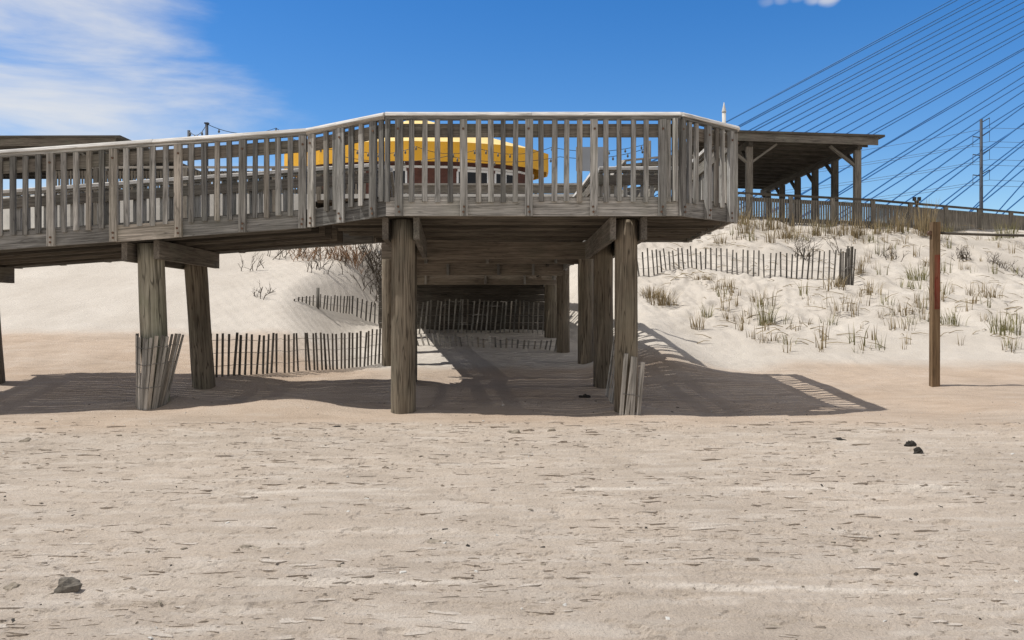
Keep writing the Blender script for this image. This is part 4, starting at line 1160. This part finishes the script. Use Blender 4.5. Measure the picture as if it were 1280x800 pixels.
for k in range(620):
    yy = 3.0 + 8.5 * r3.random() ** .8; xx = r3.uniform(-.7, .7) * yy
    zz = tz(xx, yy) if k < 1500 else 0
    L_ = (.004 + .012 * r3.random() ** 2.5) * (1.0 + .05 * yy); w_ = L_ * r3.uniform(.3, .7); a = r3.uniform(0, 3.14); h_ = r3.uniform(.002, .008)
    dx = Vv((math.cos(a) * L_, math.sin(a) * L_, r3.uniform(-.002, .004))); dy = Vv((-math.sin(a) * w_, math.cos(a) * w_, r3.uniform(-.002, .003))); c = Vv((xx, yy, zz + h_))
    mb.hexa([c - dx - dy - Vv((0, 0, h_)), c + dx - dy - Vv((0, 0, h_)), c + dx + dy - Vv((0, 0, h_)), c - dx + dy - Vv((0, 0, h_)), c - dx * .7 - dy * .6, c + dx * .7 - dy * .8, c + dx * .8 + dy * .6, c - dx * .8 + dy * .7], .1, .1, .1, 0 if r3.random() < .2 else (1 if r3.random() < .7 else 2))
o = mb.build("beach_litter", [MWEED, MSTONE, MCONC]); tag(o, "tiny shell and weed fragments strewn over the beach sand", "litter", kind="stuff")

# ---------------------------------------------------------------- sun and sky
sdir = Vv((-.55, -.055, 1.0)).normalized()
sun = bpy.data.lights.new("sun", 'SUN'); sun.energy = 4.1; sun.angle = math.radians(.55); sun.color = (1.0, .955, .89)
so = bpy.data.objects.new("sun", sun); COL.objects.link(so); so.location = (0, 0, 60)
so.rotation_euler = (-sdir).to_track_quat('-Z', 'Y').to_euler()
w = bpy.data.worlds.new("World"); sc.world = w; w.use_nodes = True
nt = w.node_tree; L = nt.links.new
bg = nt.nodes["Background"]
sky = N(nt, "ShaderNodeTexSky", sky_type='NISHITA', sun_disc=False)
sky.sun_elevation = math.asin(sdir.z); sky.sun_rotation = math.atan2(sdir.x, sdir.y)
sky.altitude = 0; sky.air_density = 1.0; sky.dust_density = .35; sky.ozone_density = 2.2
hs = N(nt, "ShaderNodeHueSaturation", Saturation=1.42, Value=1.2, Hue=.508); L(sky.outputs[0], hs.inputs["Color"])
tc = N(nt, "ShaderNodeTexCoord")
mp = N(nt, "ShaderNodeMapping"); mp.inputs["Scale"].default_value = (1.6, 1.6, 8.5); mp.inputs["Rotation"].default_value = (0, .10, 0); L(tc.outputs["Generated"], mp.inputs[0])
n1 = N(nt, "ShaderNodeTexNoise", Scale=1.35, Detail=10.0, Roughness=.57, Distortion=.35); L(mp.outputs[0], n1.inputs[0])
# cloud bank towards the left, and a small puff at upper right
def blob(d, lo, hi):
    v = N(nt, "ShaderNodeVectorMath", operation='DOT_PRODUCT'); L(tc.outputs["Generated"], v.inputs[0]); v.inputs[1].default_value = d.normalized()
    mr = N(nt, "ShaderNodeMapRange"); mr.interpolation_type = 'SMOOTHSTEP'; L(v.outputs["Value"], mr.inputs[0]); mr.inputs[1].default_value = lo; mr.inputs[2].default_value = hi
    return mr.outputs[0]
m1 = blob(Vv((-.85, 1, .285)), .84, .985)
m2s = [blob(Vv((.322 + .02 * k_, 1, .409 - .003 * abs(k_ - 2.2))), .99975, .99999) for k_ in range(5)]
m3 = blob(Vv((.62, 1, .13)), .995, .9998)
m4 = blob(Vv((-.5, 1, .20)), .985, .9995)
def mth(op, a, b):
    n = N(nt, "ShaderNodeMath", operation=op)
    for i, v in enumerate((a, b)):
        if isinstance(v, (int, float)): n.inputs[i].default_value = v
        else: L(v, n.inputs[i])
    return n.outputs[0]
m2 = m2s[0]
for q_ in m2s[1:]: m2 = mth('MAXIMUM', m2, q_)
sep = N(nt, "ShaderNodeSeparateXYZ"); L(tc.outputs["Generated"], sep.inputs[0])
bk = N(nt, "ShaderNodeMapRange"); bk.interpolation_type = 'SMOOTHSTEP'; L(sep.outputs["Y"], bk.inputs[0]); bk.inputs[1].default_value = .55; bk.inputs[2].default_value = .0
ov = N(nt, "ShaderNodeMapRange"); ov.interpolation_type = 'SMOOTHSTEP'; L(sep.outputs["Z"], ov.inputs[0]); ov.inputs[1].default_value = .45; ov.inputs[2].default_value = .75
ma = mth('MAXIMUM', mth('MAXIMUM', m1, mth('MULTIPLY', m2, .78)), mth('MAXIMUM', mth('MULTIPLY', m3, .55), mth('MULTIPLY', m4, .5)))
thr = mth('ADD', mth('MULTIPLY', ma, .42), n1.outputs[0])
mr = N(nt, "ShaderNodeMapRange"); mr.interpolation_type = 'SMOOTHSTEP'; L(thr, mr.inputs[0]); mr.inputs[1].default_value = .71; mr.inputs[2].default_value = 1.06; mr.inputs[4].default_value = .86
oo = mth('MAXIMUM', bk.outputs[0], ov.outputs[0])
fill_veil = mth('MULTIPLY', oo, mth('ADD', .55, mth('MULTIPLY', n1.outputs[0], .6)))  # warm veil added over the unseen sky to lift and neutralise shadow fill
cl = mixc(nt, fill_veil, hs.outputs[0], (4.2, 3.98, 3.72))
cl = mixc(nt, mr.outputs[0], cl, (6.75, 6.7, 6.6))
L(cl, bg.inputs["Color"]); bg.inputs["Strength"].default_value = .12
sc.cycles.use_denoising = True
sc.cycles.denoising_prefilter = 'NONE'
sc.view_settings.view_transform = 'Standard'; sc.view_settings.look = 'None'
sc.view_settings.exposure = 0.0; sc.view_settings.gamma = 1.0
sc.view_settings.use_curve_mapping = False

# the balusters of the inland ramp, past the hundred that show: one part
mb = MBd()
for q in FARB:
    o = len(mb.v); mb.v += q.v; mb.gr += q.gr; mb.f += [[i + o for i in f] for f in q.f]; mb.mi += q.mi; mb.sm += q.sm
o = mb.build("baluster", MW, BW); o["kind"] = "stuff"
